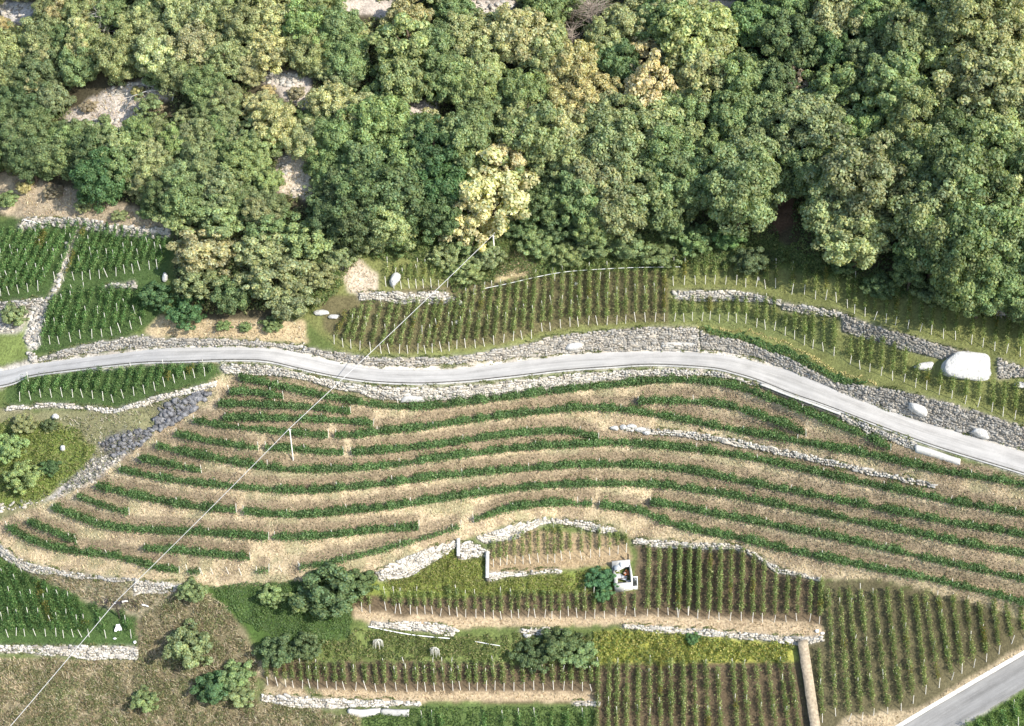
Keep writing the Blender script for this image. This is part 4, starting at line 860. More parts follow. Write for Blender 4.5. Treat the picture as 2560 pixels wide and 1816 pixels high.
BUSHES = [
 (512, 632, 74, 'yellow green', 'broad yellow green bush on the slope right of the upper left vine plots'), (650, 625, 66, 'light olive', 'light olive bush beside the broad yellow green bush'),
 (492, 700, 58, 'olive green', 'olive bush just below the broad yellow green bush'), (690, 692, 78, 'olive green', 'large olive bush right of the left bushes above the road'), (583, 742, 58, 'dark green', 'dark bush between the large olive bush and the lowest dark bush'),
 (465, 782, 46, 'deep green', 'dark green bush hanging lowest above the bare earth by the road'), (725, 760, 55, 'olive green', 'olive bush at the right end of the left thicket'), (394, 742, 44, 'deep green', 'dark fig like bush at the right end of the small left plot'),
 (680, 812, 26, 'mid green', 'small green bush just above the road bank'), (768, 600, 60, 'olive green', 'olive bush below the left wood edge'), (552, 545, 66, 'olive green', 'bush at the foot of the left wood above the yellow green bush'), (665, 552, 62, 'mid green', 'green bush at the foot of the left wood'),
 (453, 545, 52, 'olive green', 'bush above the right end of the crumbling left wall'), (800, 690, 40, 'light olive', 'yellowish bush at the left end of the long middle plot'), (40, 725, 0, 'olive green', ''), (35, 790, 34, 'olive green', 'brownish green bush on the rubble at the left edge'),
 (560, 815, 18, 'mid green', 'tiny bush on the bare earth above the road'), (612, 818, 16, 'mid green', 'another tiny bush further right on the bare earth'),
 (827, 1480, 78, 'dark green', 'tall dark green bush at the lower edge of the straw terraces'), (678, 1490, 30, 'lime green', 'small lime bush on the dark green mat left of the tall bush'), (752, 1508, 30, 'lime green', 'lime bush clinging to the left side of the tall dark bush'), (905, 1452, 36, 'dark green', 'dark bush where the sloping whitish wall starts'),
 (473, 1618, 62, 'olive green', 'rounded olive bush alone in the dry scrub'), (536, 1720, 50, 'deep green', 'dark green bush in the dry scrub at the bottom'), (362, 1752, 34, 'lime green', 'yellowish low bush in the bottom dry scrub'), (590, 1690, 40, 'mid green', 'green bush left of the lowest long plot'), (605, 1740, 34, 'olive green', 'olive bush left of the lowest bright wall'),
 (690, 1630, 44, 'dark green', 'dark shaded bush below the green mat'), (770, 1615, 40, 'dark green', 'dark bush under the tall bush'), (480, 1480, 32, 'mid green', 'small green bush below the lowest terrace by the pale rubble'),
 (1502, 1448, 37, (.13, .27, .13), 'round blue green bush beside the ruined hut'), (1508, 1487, 22, (.13, .25, .11), 'small green shrub under the round bush by the hut'), (1395, 1612, 52, 'dark green', 'wide dark bush left of the yellow green hedge'), (1330, 1640, 44, 'dark green', 'dark bush left of and below the wide dark bush'), (1450, 1635, 44, 'mid green', 'green bush touching the left end of the hedge'),
 (1730, 1598, 18, 'deep green', 'tiny dark bush on top of the yellow green hedge'), (1165, 672, 44, 'lime green', 'lime green bush left of the white pipe'), (1215, 640, 40, 'olive green', 'olive bush under the cable left of the upper pole'), (1345, 610, 46, 'mid green', 'green bush right of the upper cable pole'), (1420, 640, 40, 'lime green', 'yellowish bush above the white pipe'),
 (1395, 565, 50, 'dark green', 'dark bush at the wood edge right of the cream tree'), (1480, 610, 48, 'mid green', 'green bush above the tall vine rows'), (1570, 620, 48, 'mid green', 'second green bush above the tall vine rows'), (1650, 640, 42, 'mid green', 'third green bush above the tall vine rows'), (1880, 655, 44, 'dark green', 'dark bush in the shade above the upper strip'),
 (2200, 720, 40, 'dark green', 'dark bush under the big wood above the descending strip'), (2330, 735, 40, 'mid green', 'green bush at the wood foot on the right'), (2110, 660, 34, 'dark green', 'dark shrub below the lowest hanging tree'), (1110, 640, 36, 'olive green', 'bush above the small boulder plot'), (850, 640, 40, 'olive green', 'bush above the pinkish bare patch'),
 (1000, 600, 44, 'mid green', 'mid green bush above the small boulder plot on the left'), (930, 610, 40, 'olive green', 'olive bush left above the white boulder plot'), (1290, 560, 48, 'dark green', 'dark bush behind the upper cable pole'), (1740, 600, 44, 'mid green', 'green bush on the bank under the broad light olive tree'), (1820, 600, 36, 'bright green', 'bright green bush on the bank at the wood edge'), (1690, 570, 40, 'dark green', 'dark bush under the wood above the third green bush'), (1150, 610, 40, 'mid green', 'green bush left of the upper cable pole base'),
 (222, 268, 20, 'grey brown', 'brownish dry shrub in the left clearing'), (262, 300, 16, 'olive green', 'small olive shrub in the left clearing'), (345, 232, 18, 'tan yellow', 'yellowish dry shrub on the ledge of the left clearing'), (392, 268, 22, 'grey brown', 'grey brown shrub at the right end of the left clearing'), (668, 228, 18, 'tan yellow', 'yellowish shrub under the second rock ledge'), (738, 232, 22, 'grey brown', 'brown shrub right of the second rock ledge'), (772, 420, 18, 'olive green', 'olive shrub on the steep dry patch'), (135, 480, 24, 'grey brown', 'pinkish brown dry bush above the crumbling left wall'), (60, 470, 20, 'tan yellow', 'dry yellowish bush left of the pinkish brown one'), (210, 515, 22, 'olive green', 'olive bush above the middle of the crumbling left wall'), (300, 540, 20, 'olive green', 'small olive bush on the dry strip above the left plots'), (20, 500, 26, 'mid green', 'green bush at the left edge above the left plots'), (370, 530, 24, 'mid green', 'green bush near the right end of the dry strip'),
 (60, 1060, 30, 'olive green', 'bush at the left end of the narrow path wall'), (125, 1062, 20, 'dark green', 'small dark bush on the left scrub slope'), (128, 1170, 24, 'deep green', 'dark shrub low on the left scrub slope'), (30, 1120, 40, 'lime green', 'bright bush on the left scrub slope'), (60, 1190, 46, 'lime green', 'wide bright bush at the bottom of the left scrub slope'),
]
for k, (x, y, r_, t_, lab) in enumerate(BUSHES):
    if r_: put_tree(x, y, r_, t_, 'bush', lab, 'bush', 'bush', 'bushes on the slope', 4000+k, True)

# ------------------------------------------------------------------ undergrowth, mats, dry grass (nobody could count these)
def poly_points(poly, n, r):
    p = np.asarray(poly, float); lo, hi = p.min(0), p.max(0); out = []; tot = 0
    while tot < n:
        q = r.uniform(lo, hi, (n*2, 2)); j = q+np.stack([(vnoise(q[:, 0]/14, q[:, 1]/14, 3)-.5)*16, (vnoise(q[:, 0]/14, q[:, 1]/14, 4)-.5)*14], 1)
        q = q[in_poly(j[:, 0], j[:, 1], poly)]; out.append(q); tot += len(q)
        if len(q) == 0: break
    return np.vstack(out)[:n]
def poly_area(p):
    p = np.asarray(p, float); x, y = p.T; return abs((x*np.roll(y, -1)-y*np.roll(x, -1)).sum())/2
def mat_of_leaves(name, label, polys, pal, dens, size, hmax, seed, lump=1.6, gap=.0):
    r = np.random.default_rng(seed); Vs, Fs, Cs = [], [], []; n0 = 0
    for poly in polys:
        n = int(poly_area(poly)/225*dens); q = poly_points(poly, n, r); Pc = G(q[:, 0], q[:, 1])
        hn = fbm(Pc[:, 0]/lump, Pc[:, 1]/lump, seed, 3)
        if gap: k = hn > gap; Pc, hn, q = Pc[k], hn[k], q[k]
        k = np.ones(len(Pc), bool)
        for a, b_, c, d in CLEAR: k &= ((q[:, 0]-a)/(c*1.05))**2+((q[:, 1]-b_-10)/(d*1.35))**2 > .35+1.3*vnoise(q[:, 0]/22, q[:, 1]/22, 6)
        Pc, hn = Pc[k], hn[k]
        n = len(Pc)
        hgt = hmax*np.clip((hn-.25)*1.7, .05, 1.2); Pc = Pc.copy(); Pc[:, 2] += hgt*r.uniform(.35, 1.0, n)
        e = .35; gxn = (fbm((Pc[:, 0]+e)/lump, Pc[:, 1]/lump, seed, 2)-fbm((Pc[:, 0]-e)/lump, Pc[:, 1]/lump, seed, 2))
        N = np.stack([-gxn*hmax*2, np.full(n, -.35), np.full(n, .8)], 1)+r.normal(0, .55, (n, 3))
        tone = .75+.5*fbm(Pc[:, 0]/4, Pc[:, 1]/4, seed+5, 2)
        V, F, C = leaf_quads(Pc, N, size*r.uniform(.65, 1.35, n), r, palette(n, r, pal)*tone[:, None]); Vs.append(V); Fs.append(F+n0); Cs.append(C); n0 += len(V)
    o = obj(name, mk_mesh(name, np.vstack(Vs), np.vstack(Fs), M_LEAF, np.vstack(Cs))); tag(o, label, None, None, 'stuff'); return o
def blades(name, label, polys, pal, dens, hgt, wid, seed, patch=0., lean=.35, ledge=None):
    r = np.random.default_rng(seed); Vs, Fs, Cs = [], [], []; n0 = 0
    for poly in polys:
        n = int(poly_area(poly)/225*dens); q = poly_points(poly, n, r); Pc = G(q[:, 0], q[:, 1])
        cl = fbm(Pc[:, 0]/1.3, Pc[:, 1]/1.1, seed, 3)
        if patch: k = cl > patch; Pc, cl = Pc[k], cl[k]
        n = len(Pc); a = r.uniform(0, 6.28, n); w = wid*r.uniform(.6, 1.5, n)[:, None]; d = np.stack([np.cos(a), np.sin(a), 0*a], 1)*w
        tip = Pc+np.stack([r.normal(0, lean, n)*hgt, r.normal(-.2, lean, n)*hgt, hgt*r.uniform(.5, 1.3, n)*(.5+cl)], 1)
        V = np.stack([Pc-d, Pc+d, tip+d*.35, tip-d*.35], 1).reshape(-1, 3); V[:, 2] -= 0
        c = palette(n, r, pal, .2)*(.72+.5*fbm(Pc[:, 0]/5, Pc[:, 1]/3.5, seed+2, 3))[:, None]
        if ledge is not None:      # blades on the ledge behind each row are browner than those of the bank
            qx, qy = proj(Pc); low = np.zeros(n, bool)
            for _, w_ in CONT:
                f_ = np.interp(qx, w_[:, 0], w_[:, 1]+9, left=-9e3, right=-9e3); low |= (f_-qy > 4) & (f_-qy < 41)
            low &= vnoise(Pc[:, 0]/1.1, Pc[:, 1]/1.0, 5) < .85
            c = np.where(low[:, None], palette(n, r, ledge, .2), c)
        Vs.append(V); Fs.append(np.arange(4*n).reshape(n, 4)+n0); Cs.append(np.repeat(c[:, None], 4, 1).reshape(-1, 3)); n0 += 4*n
    o = obj(name, mk_mesh(name, np.vstack(Vs), np.vstack(Fs), M_DRY, np.vstack(Cs))); tag(o, label, None, None, 'stuff'); return o
edge_band = [(760, 660), (850, 620), (900, 600), (1100, 575), (1400, 560), (1700, 560), (1940, 590), (2080, 650), (2300, 720), (2480, 780), (2640, 800), (2640, 850), (2560, 820), (2350, 775), (2200, 730), (2100, 705), (1950, 672), (1700, 672), (1480, 670), (1330, 690), (1250, 705), (1130, 735), (1110, 700), (1120, 660), (960, 655), (900, 650), (840, 740), (820, 760), (790, 790), (760, 790)]
mat_of_leaves('edge_undergrowth', 'tangled green undergrowth between the wood and the upper vine rows', [edge_band], [(.11, .17, .06), (.14, .20, .065), (.09, .13, .045), (.21, .24, .09), (.17, .19, .075)], 60, .24, 1.9, 11, 2.0)
mat_of_leaves('wood_understory', 'dense low growth of saplings and shrubs filling the left half of the wood', [[(-80, 60), (110, 55), (120, -40), (1400, -40), (1400, 560), (880, 610), (780, 640), (760, 780), (500, 790), (440, 700), (430, 540), (160, 470), (-80, 430)]],
              [(.13, .17, .065), (.16, .20, .075), (.23, .24, .095), (.10, .14, .05), (.28, .27, .12)], 32, .30, 2.2, 12, 2.6, .30)
mat_of_leaves('wood_floor_growth', 'shaded undergrowth on the floor of the dense right wood', [[(1400, -40), (2640, -40), (2640, 800), (2300, 720), (2080, 650), (1940, 590), (1700, 570), (1400, 560)]], [(.10, .15, .06), (.12, .17, .065), (.08, .12, .045)], 20, .30, 1.6, 13, 2.2, .36)
mat_of_leaves('creeper_mat', 'smooth dark green creeper mat below the lowest straw terrace', [[(520, 1470), (640, 1462), (768, 1454), (860, 1440), (930, 1450), (880, 1520), (870, 1590), (800, 1610), (700, 1600), (610, 1560), (575, 1520)]], [(.10, .165, .055), (.12, .19, .06), (.085, .14, .05), (.15, .215, .075)], 60, .20, .8, 14, 2.0)
mat_of_leaves('yellow_hedge_plants', 'yellow green scrambling plants under the long pale wall', [[(1480, 1580), (1560, 1578), (1660, 1588), (1760, 1596), (1900, 1608), (1985, 1618), (1960, 1655), (1700, 1660), (1490, 1655)]], [(.22, .25, .05), (.30, .30, .07), (.15, .20, .05), (.44, .40, .14), (.14, .19, .05)], 75, .22, 1.2, 15, .7)
mat_of_leaves('bank_weeds', 'patchy green weeds on the bank between the lower long plots', [[(700, 1612), (860, 1605), (890, 1575), (1130, 1595), (1300, 1590), (1480, 1590), (1480, 1655), (1100, 1652), (660, 1655), (650, 1640)]], [(.12, .16, .045), (.17, .20, .06), (.10, .14, .05), (.30, .28, .13)], 55, .20, 1.1, 16, .9, .30)
mat_of_leaves('mossy_bank_plants', 'yellowish green plants on the bank inside the curved whitish walls', [[(960, 1458), (1047, 1432), (1142, 1372), (1150, 1405), (1212, 1395), (1214, 1460), (1280, 1450), (1400, 1440), (1530, 1425), (1500, 1485), (1150, 1488), (980, 1478)]], [(.17, .20, .045), (.22, .235, .06), (.13, .16, .05), (.33, .30, .13)], 60, .19, .9, 17, .8, .28)
mat_of_leaves('left_slope_scrub', 'low green scrub on the slope left of the straw terraces', [[(-80, 1060), (60, 1050), (200, 1075), (240, 1130), (180, 1200), (90, 1260), (-80, 1290)]], [(.16, .21, .05), (.20, .24, .065), (.12, .16, .05), (.32, .31, .13)], 60, .20, 1.0, 18, .8)
mat_of_leaves('hedge_above_road', 'green contour hedge of vines above the right hand road bank', [[(1755, 824), (1857, 836), (1936, 862), (2015, 900), (2093, 938), (2175, 962), (2160, 972), (2093, 960), (2015, 925), (1936, 886), (1857, 856), (1770, 842)]], V_DEEP, 85, .22, 1.0, 19, 1.0)
mat_of_leaves('bottom_weeds', 'green weeds along the bottom edge below the bright wall', [[(900, 1795), (1050, 1768), (1490, 1768), (1490, 1850), (900, 1850)]], [(.08, .13, .035), (.11, .17, .045), (.06, .10, .03)], 26, .22, .6, 20, 1.2, .3)
mat_of_leaves('corner_weeds', 'green growth beside the bottom right road', [[(2390, 1850), (2480, 1780), (2570, 1728), (2640, 1690), (2640, 1850)]], [(.07, .12, .03), (.10, .16, .04)], 26, .22, .5, 21, 1.2, .28)
mat_of_leaves('plot_grass', 'lush green grass among the left vine plots', [[(-60, 620), (45, 580), (430, 600), (395, 720), (350, 830), (70, 890), (110, 770), (-60, 745)], [(20, 950), (236, 926), (453, 912), (548, 925), (540, 950), (394, 990), (292, 1016), (118, 1006), (20, 1014)], [(-60, 1370), (60, 1435), (110, 1455), (240, 1520), (345, 1545), (340, 1612), (-60, 1610)]],
              [(.10, .18, .05), (.13, .22, .065), (.075, .14, .04), (.17, .24, .08)], 13, .17, .28, 22, .9, .3)
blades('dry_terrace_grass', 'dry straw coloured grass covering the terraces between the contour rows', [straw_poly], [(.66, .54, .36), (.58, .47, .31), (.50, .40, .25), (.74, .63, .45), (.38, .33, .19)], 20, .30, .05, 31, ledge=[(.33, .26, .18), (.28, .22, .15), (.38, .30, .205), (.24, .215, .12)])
blades('dry_scrub_grass', 'tufts of dry beige grass and dead stems on the bottom left slope', [[(-80, 1648), (343, 1655), (350, 1550), (440, 1485), (520, 1480), (600, 1560), (640, 1650), (640, 1750), (760, 1770), (900, 1795), (900, 1860), (-80, 1860)], [(60, 1430), (250, 1450), (340, 1460), (440, 1482), (350, 1540), (240, 1510)]],
       [(.50, .42, .28), (.40, .32, .19), (.26, .21, .12), (.56, .49, .35), (.20, .19, .09), (.15, .18, .07), (.13, .11, .07)], 44, .5, .05, 32, .30, .6)
blades('dry_left_scrub_grass', 'grey dry grass on the slope below the narrow path wall', [[(130, 1045), (292, 1035), (394, 1008), (540, 966), (470, 1020), (385, 1085), (240, 1200), (130, 1252), (60, 1262), (180, 1200), (240, 1130), (200, 1075)]], [(.46, .42, .33), (.34, .31, .22), (.24, .24, .13), (.18, .21, .09)], 16, .4, .07, 33, .34, .5)
blades('dry_patch_grass', 'dry blond grass on the bare patches of the slope', [[(150, 290), (270, 225), (420, 190), (430, 240), (310, 330), (240, 335)], [(690, 395), (740, 380), (795, 430), (785, 500), (700, 480)], [(840, 660), (890, 645), (940, 695), (935, 735), (880, 730)], [(1260, 655), (1290, 625), (1340, 658), (1330, 690), (1235, 700)], [(400, 795), (480, 805), (760, 805), (765, 850), (600, 845), (400, 838)], [(30, 440), (160, 475), (400, 545), (425, 572), (60, 545)]],
       [(.58, .47, .32), (.48, .37, .23), (.38, .29, .17), (.68, .60, .45)], 14, .35, .06, 34, .3, .5)
blades('plot_dry_grass', 'dry trampled grass along the foot of the lower vine plots', [[(885, 1525), (1000, 1545), (1300, 1548), (1590, 1545), (1900, 1552), (2050, 1562), (2055, 1590), (1960, 1588), (1550, 1560), (1140, 1570), (926, 1554)], [(640, 1722), (1100, 1732), (1480, 1732), (1488, 1752), (1050, 1752), (648, 1736)], [(1222, 1412), (1320, 1405), (1560, 1385), (1570, 1410), (1400, 1422), (1222, 1428)], [(2110, 1800), (2300, 1772), (2560, 1618), (2560, 1632), (2250, 1812), (2130, 1830)]],
       [(.50, .38, .24), (.40, .30, .18), (.60, .49, .33)], 14, .25, .06, 35)
blades('upper_plot_grass', 'olive grass along the feet of the middle vine rows', [[(800, 870), (900, 885), (1100, 880), (1300, 850), (1500, 815), (1700, 805), (1850, 812), (2000, 850), (2100, 890), (2300, 960), (2560, 1060), (2560, 1030), (2300, 940), (2110, 870), (1900, 815), (1700, 790), (1450, 800), (1240, 850), (1050, 868)], [(1680, 715), (1900, 720), (2100, 760), (2300, 830), (2560, 900), (2560, 870), (2300, 800), (2100, 740), (1900, 705), (1680, 700)]],
       [(.20, .22, .07), (.26, .27, .09), (.15, .17, .05), (.30, .28, .12)], 18, .22, .06, 36)
blades('slate_rubble_stems', 'grey dead stems over the dark slate cliffs left of the terraces', [[(245, 1112), (290, 1088), (370, 1075), (390, 1084), (330, 1130), (240, 1195), (140, 1250), (230, 1150)], [(400, 1020), (440, 1005), (520, 976), (538, 968), (500, 1012), (440, 1060)]], [(.30, .29, .27), (.16, .155, .15), (.45, .43, .38), (.10, .10, .105), (.16, .18, .09)], 26, .4, .06, 37, .30, .7)
blades('hay_line', 'thin line of yellow cut grass above the contour hedge', [band([(1740, 819), (1818, 820), (1880, 828), (1948, 848), (2015, 883), (2093, 928), (2200, 960)], [(1740, 823), (1818, 825), (1880, 834), (1948, 855), (2015, 890), (2093, 935), (2200, 965)])], [(.70, .60, .30), (.60, .52, .24)], 60, .25, .06, 38)

_wv = []
for key, tp_, bt_, lab_, pale_ in WALLS:
    _wv.append(band([(x, y-3) for x, y in tp_], [(x, y+2) for x, y in tp_])); _wv.append(band([(x, y-2) for x, y in bt_], [(x, y+4) for x, y in bt_]))
mat_of_leaves('wall_weeds', 'weeds and ivy tufts growing along the tops and feet of the stone walls', _wv, [(.12, .16, .05), (.16, .19, .06), (.09, .13, .04), (.28, .26, .13)], 60, .18, .6, 23, 2.0, .46)

mat_of_leaves('scrub_weeds', 'patches of green weeds and brambles in the dry bottom left scrub', [[(-80, 1660), (343, 1660), (350, 1550), (440, 1485), (520, 1480), (600, 1560), (640, 1650), (640, 1750), (760, 1772), (900, 1800), (900, 1860), (-80, 1860)]], [(.18, .20, .09), (.22, .23, .11), (.14, .17, .07), (.30, .28, .15)], 40, .2, .7, 24, 1.5, .52)
mat_of_leaves('verge_weeds', 'weeds and grass tufts along the verges of the gravel road', [band([(x, y-14) for x, y in road_top[2:-2]], [(x, y-3) for x, y in road_top[2:-2]]), band([(x, y+3) for x, y in road_bot[2:-2]], [(x, y+7) for x, y in road_bot[2:-2]])], [(.16, .19, .07), (.22, .22, .10), (.12, .16, .05), (.34, .30, .17)], 50, .17, .3, 25, 1.8, .53)
# ------------------------------------------------------------------ boulders and rock
def boulder_mesh(name, seed, sub=3, flat=.0, mat=None, rough=.16):
    import bmesh
    bm = bmesh.new(); bmesh.ops.create_icosphere(bm, subdivisions=sub, radius=1); r = np.random.default_rng(seed)
    pl = r.normal(size=(9, 3)); pl /= np.linalg.norm(pl, axis=1, keepdims=True); dd = r.uniform(.62, .95, 9)
    for v in bm.verts:
        c = np.array(v.co)
        for p_, d_ in zip(pl, dd):
            e = c@p_-d_
            if e > 0: c = c-p_*e*.9
        c = c*(1+rough*(fbm(np.array([c[0]*2.2+seed]), np.array([c[1]*2.2+c[2]*1.7]), seed, 4)[0]-.5)*2)
        v.co = c
    me = bpy.data.meshes.new(name); bm.to_mesh(me); bm.free(); me.materials.append(mat or M_BOULDER); return me
def put_boulder(cx, cy, wpx, hpx, lab, seed, depth=.7, tilt=0., mat=None, cat='boulder', sub=3, name='boulder'):
    g = G(cx, cy+hpx*.3); m = m_per_px(g)
    o = obj(name, boulder_mesh(name, seed, sub, mat=mat), None, g)
    o.scale = (wpx*m/2, min(wpx, hpx)*m*depth, hpx*m/2*1.02); o.location.z += hpx*m*.18
    o.rotation_euler = (math.radians(-28), tilt, 0); tag(o, lab, cat, 'pale rocks on the slope'); return o
def hand_rock(name, outline, lab, seed, bulge, lift, cat='boulder', mat=None):
    """a rock with its own traced outline and real thickness: front face swells out, sides run back into the slope"""
    pts = smooth_line(list(outline)+[outline[0]], 6)[:-1]; r = np.random.default_rng(seed)
    ctr = pts.mean(0); rings = [1.0, .965, .88, .7, .46, .22]; V = []; n = len(pts)
    gc = G(*ctr); nrm = np.array([.12, -.72, .68]); nrm /= np.linalg.norm(nrm)
    back = G(pts[:, 0], pts[:, 1])-nrm*1.2; V.append(back)
    for k, s in enumerate(rings):
        q = ctr+(pts-ctr)*s; g = G(q[:, 0], q[:, 1])
        # flatten the ground under the rock to its mean plane so that the face is one sheet
        t = (g-gc)@nrm; g = g-nrm*t[:, None]*.75
        hgt = lift+bulge*(1-s**7)+(.22*(fbm(q[:, 0]/16+seed, q[:, 1]/13, seed, 4)-.5)+.10*(fbm(q[:, 0]/5, q[:, 1]/4, seed+3, 2)-.5))*(1 if s < .99 else .5)
        V.append(g+nrm*hgt[:, None])
    V.append((gc+nrm*(lift+bulge))[None]); R_ = len(rings)+1
    ii = np.arange(R_*n).reshape(R_, n); q = np.stack([ii[:-1], np.roll(ii[:-1], -1, 1), np.roll(ii[1:], -1, 1), ii[1:]], -1).reshape(-1, 4)
    tri = np.stack([ii[-1], np.roll(ii[-1], -1), np.full(n, R_*n)], -1)
    o = obj(name, mk_mesh(name, np.vstack(V)-gc, [q, tri], mat or M_BOULDER, None, False), None, gc)
    tag(o, lab, cat, 'pale rocks on the slope'); return o
hand_rock('boulder', [(2352, 922), (2356, 908), (2374, 892), (2392, 882), (2440, 882), (2480, 886), (2493, 892), (2494, 925), (2503, 932), (2512, 952), (2490, 957), (2472, 958), (2440, 953), (2400, 948), (2372, 943), (2357, 936)],
          'huge smooth white boulder in the stone wall on the right', 3, .45, .35)
hand_rock('boulder', [(2284, 917), (2300, 909), (2330, 905), (2334, 913), (2322, 927), (2290, 924)], 'flat white rock among the vines left of the huge boulder', 4, .4, .35)
hand_rock('boulder', [(2270, 1008), (2288, 1008), (2318, 1020), (2318, 1040), (2300, 1042), (2272, 1025)], 'white rock lying on the grey rubble bank above the road', 5, .7, .3)
hand_rock('boulder', [(2424, 1082), (2440, 1070), (2468, 1075), (2473, 1098), (2450, 1096)], 'pale rock further right on the grey rubble bank', 6, .6, .3)
hand_rock('boulder', [(973, 705), (980, 688), (992, 683), (1003, 690), (1000, 702), (988, 714), (984, 720), (976, 715)], 'white rounded boulder in the small vine plot', 8, .8, .5)
hand_rock('boulder', [(1000, 1008), (1008, 992), (1030, 988), (1050, 992), (1063, 1005), (1040, 1008)], 'grey boulder built into the foot of the road retaining wall', 9, .5, .2, mat=M_CONC)
hand_rock('boulder', [(1412, 874), (1418, 862), (1440, 856), (1456, 862), (1450, 872), (1430, 879)], 'pale boulder in the grey wall above the road bend', 10, .6, .35)
for k, (x, y, w_, h_) in enumerate([(1537, 1069, 26, 14), (1558, 1066, 18, 14), (1578, 1064, 30, 14), (1600, 1072, 30, 14), (1616, 1080, 22, 14)]):
    put_boulder(x, y, w_, h_, place_word(k, 5)+' rock of the small outcrop on the straw terrace', 20+k, .6, 0, sub=2)
for x, y, w_, h_, lab in [(511, 312, 20, 34, 'white rock in the bushes of the left wood'), (494, 342, 14, 14, 'small white rock below the other in the left wood'), (447, 614, 16, 22, 'pale standing rock above the right end of the left vine plot'), (413, 690, 16, 26, 'pale standing rock at the right end of the left vine plots'), (1005, 4, 26, 14, 'white rock at the top edge of the wood'),
                        (140, 1040, 20, 16, 'pale stone below the narrow path wall'), (158, 1118, 18, 16, 'pinkish stone on the left scrub slope'), (1141, 804, 10, 12, 'small white stone among the middle vines'), (1150, 756, 12, 14, 'small pale stone beside the end of the boulder plot wall'), (805, 780, 44, 16, 'grey flat rock at the left end of the middle plot'), (835, 790, 30, 14, 'second flat rock at the left end of the middle plot'),
                        (1440, 708, 10, 10, 'white stone under the white pipe'), (1896, 696, 8, 9, 'tiny white stone at the wood edge'), (1320, 1586, 26, 16, 'pale stone by the short wall patch'), (2550, 960, 30, 20, 'white rock at the right edge below the grey brown wall')]:
    put_boulder(x, y, w_, h_, lab, int(x+y), .6, 0, sub=2)
# angular rock faces on the bare patches
def rock_face(polys, n, lab, seed, mat, smin, smax, name='rock_face'):
    r = np.random.default_rng(seed); bag = Bag(); ctr = None
    for poly in polys:
        m = max(3, int(n*poly_area(poly)/sum(poly_area(p_) for p_ in polys))); q = poly_points(poly, m, r); g = G(q[:, 0], q[:, 1])
        for p_ in g:
            v, t = STONES[r.integers(len(STONES))]; s = r.uniform(smin, smax)
            R = np.array(Quaternion((r.normal(0, .25)+1, r.normal(0, .25)-.25, r.normal(0, .2), r.normal(0, .35))).normalized().to_matrix())
            bag.add((v*np.array([s*1.5, s*.7, s*.8]))@R.T+p_, t, (1, 1, 1)*r.uniform(.6, 1.25, 1) if mat is not M_STONE else stone_tint(r, .9))
    o = obj(name, bag.mesh(name, mat)); tag(o, lab, None, None, 'stuff'); return o
rock_face([[(270, 225), (330, 205), (420, 190), (428, 215), (340, 240), (280, 245)], [(160, 300), (230, 300), (310, 300), (270, 325), (240, 335)]], 130, 'bare pinkish ledge rock in the clearing of the left wood', 51, M_STONE, .25, .8, 'ledge_rock')
rock_face([[(640, 190), (700, 180), (770, 192), (760, 215), (690, 215)]], 60, 'bare rock ledge right of the left clearing', 52, M_STONE, .25, .7, 'ledge_rock')
rock_face([[(690, 400), (720, 390), (735, 420), (700, 450)], [(740, 470), (790, 480), (780, 500), (730, 490)]], 40, 'scattered stones on the steep dry patch above the bushes', 53, M_STONE, .2, .55, 'loose_stones')
rock_face([[(0, 0), (100, 10), (85, 55), (0, 55)], [(1180, 2), (1285, 2), (1270, 36), (1200, 38)], [(985, 262), (1095, 260), (1088, 290), (1015, 292)]], 120, 'pale rock showing through gaps at the top of the wood', 54, M_STONE, .25, .7, 'ledge_rock')
rock_face([[(60, 778), (118, 768), (105, 800), (97, 855), (78, 872), (66, 850), (70, 800)], [(118, 745), (140, 700), (175, 600), (182, 600), (158, 690), (130, 760)], [(-50, 790), (50, 790), (40, 830), (-50, 830)], [(75, 875), (98, 860), (90, 900), (70, 905)]], 330, 'rubble and loose stones between the left vine plots', 55, M_STONE, .22, .6, 'stone_scree')
rock_face([[(75, 560), (200, 545), (300, 565), (420, 570), (425, 585), (300, 575), (200, 560), (80, 575)]], 130, 'tumbled pale stones above the upper left vine plots', 56, M_STONE, .22, .7, 'stone_scree')
rock_face([[(405, 1020), (440, 1005), (520, 976), (536, 970), (500, 1010), (440, 1058), (388, 1072)]], 120, 'dark slate cliff left of the top of the straw terraces', 57, M_SLATE, .2, 1.0, 'slate_cliff')
rock_face([[(245, 1112), (290, 1087), (370, 1074), (388, 1082), (330, 1128), (285, 1148)]], 110, 'dark grey slate outcrop left of the terraces', 58, M_SLATE, .15, .75, 'slate_cliff')
rock_face([[(230, 1150), (290, 1130), (330, 1132), (240, 1195), (180, 1225), (150, 1235)], [(-40, 1255), (60, 1255), (120, 1250), (60, 1275), (-40, 1290)]], 130, 'grey stones along the left rim of the terraces', 59, M_STONE, .2, .5, 'loose_stones')
rock_face([[(420, 855), (560, 845), (760, 862), (800, 880), (740, 872), (600, 858), (430, 862)], [(1560, 866), (1660, 862), (1760, 850), (1840, 870), (1760, 872)]], 110, 'loose pale stones at the foot of the bank by the road', 60, M_STONE, .2, .45, 'loose_stones')

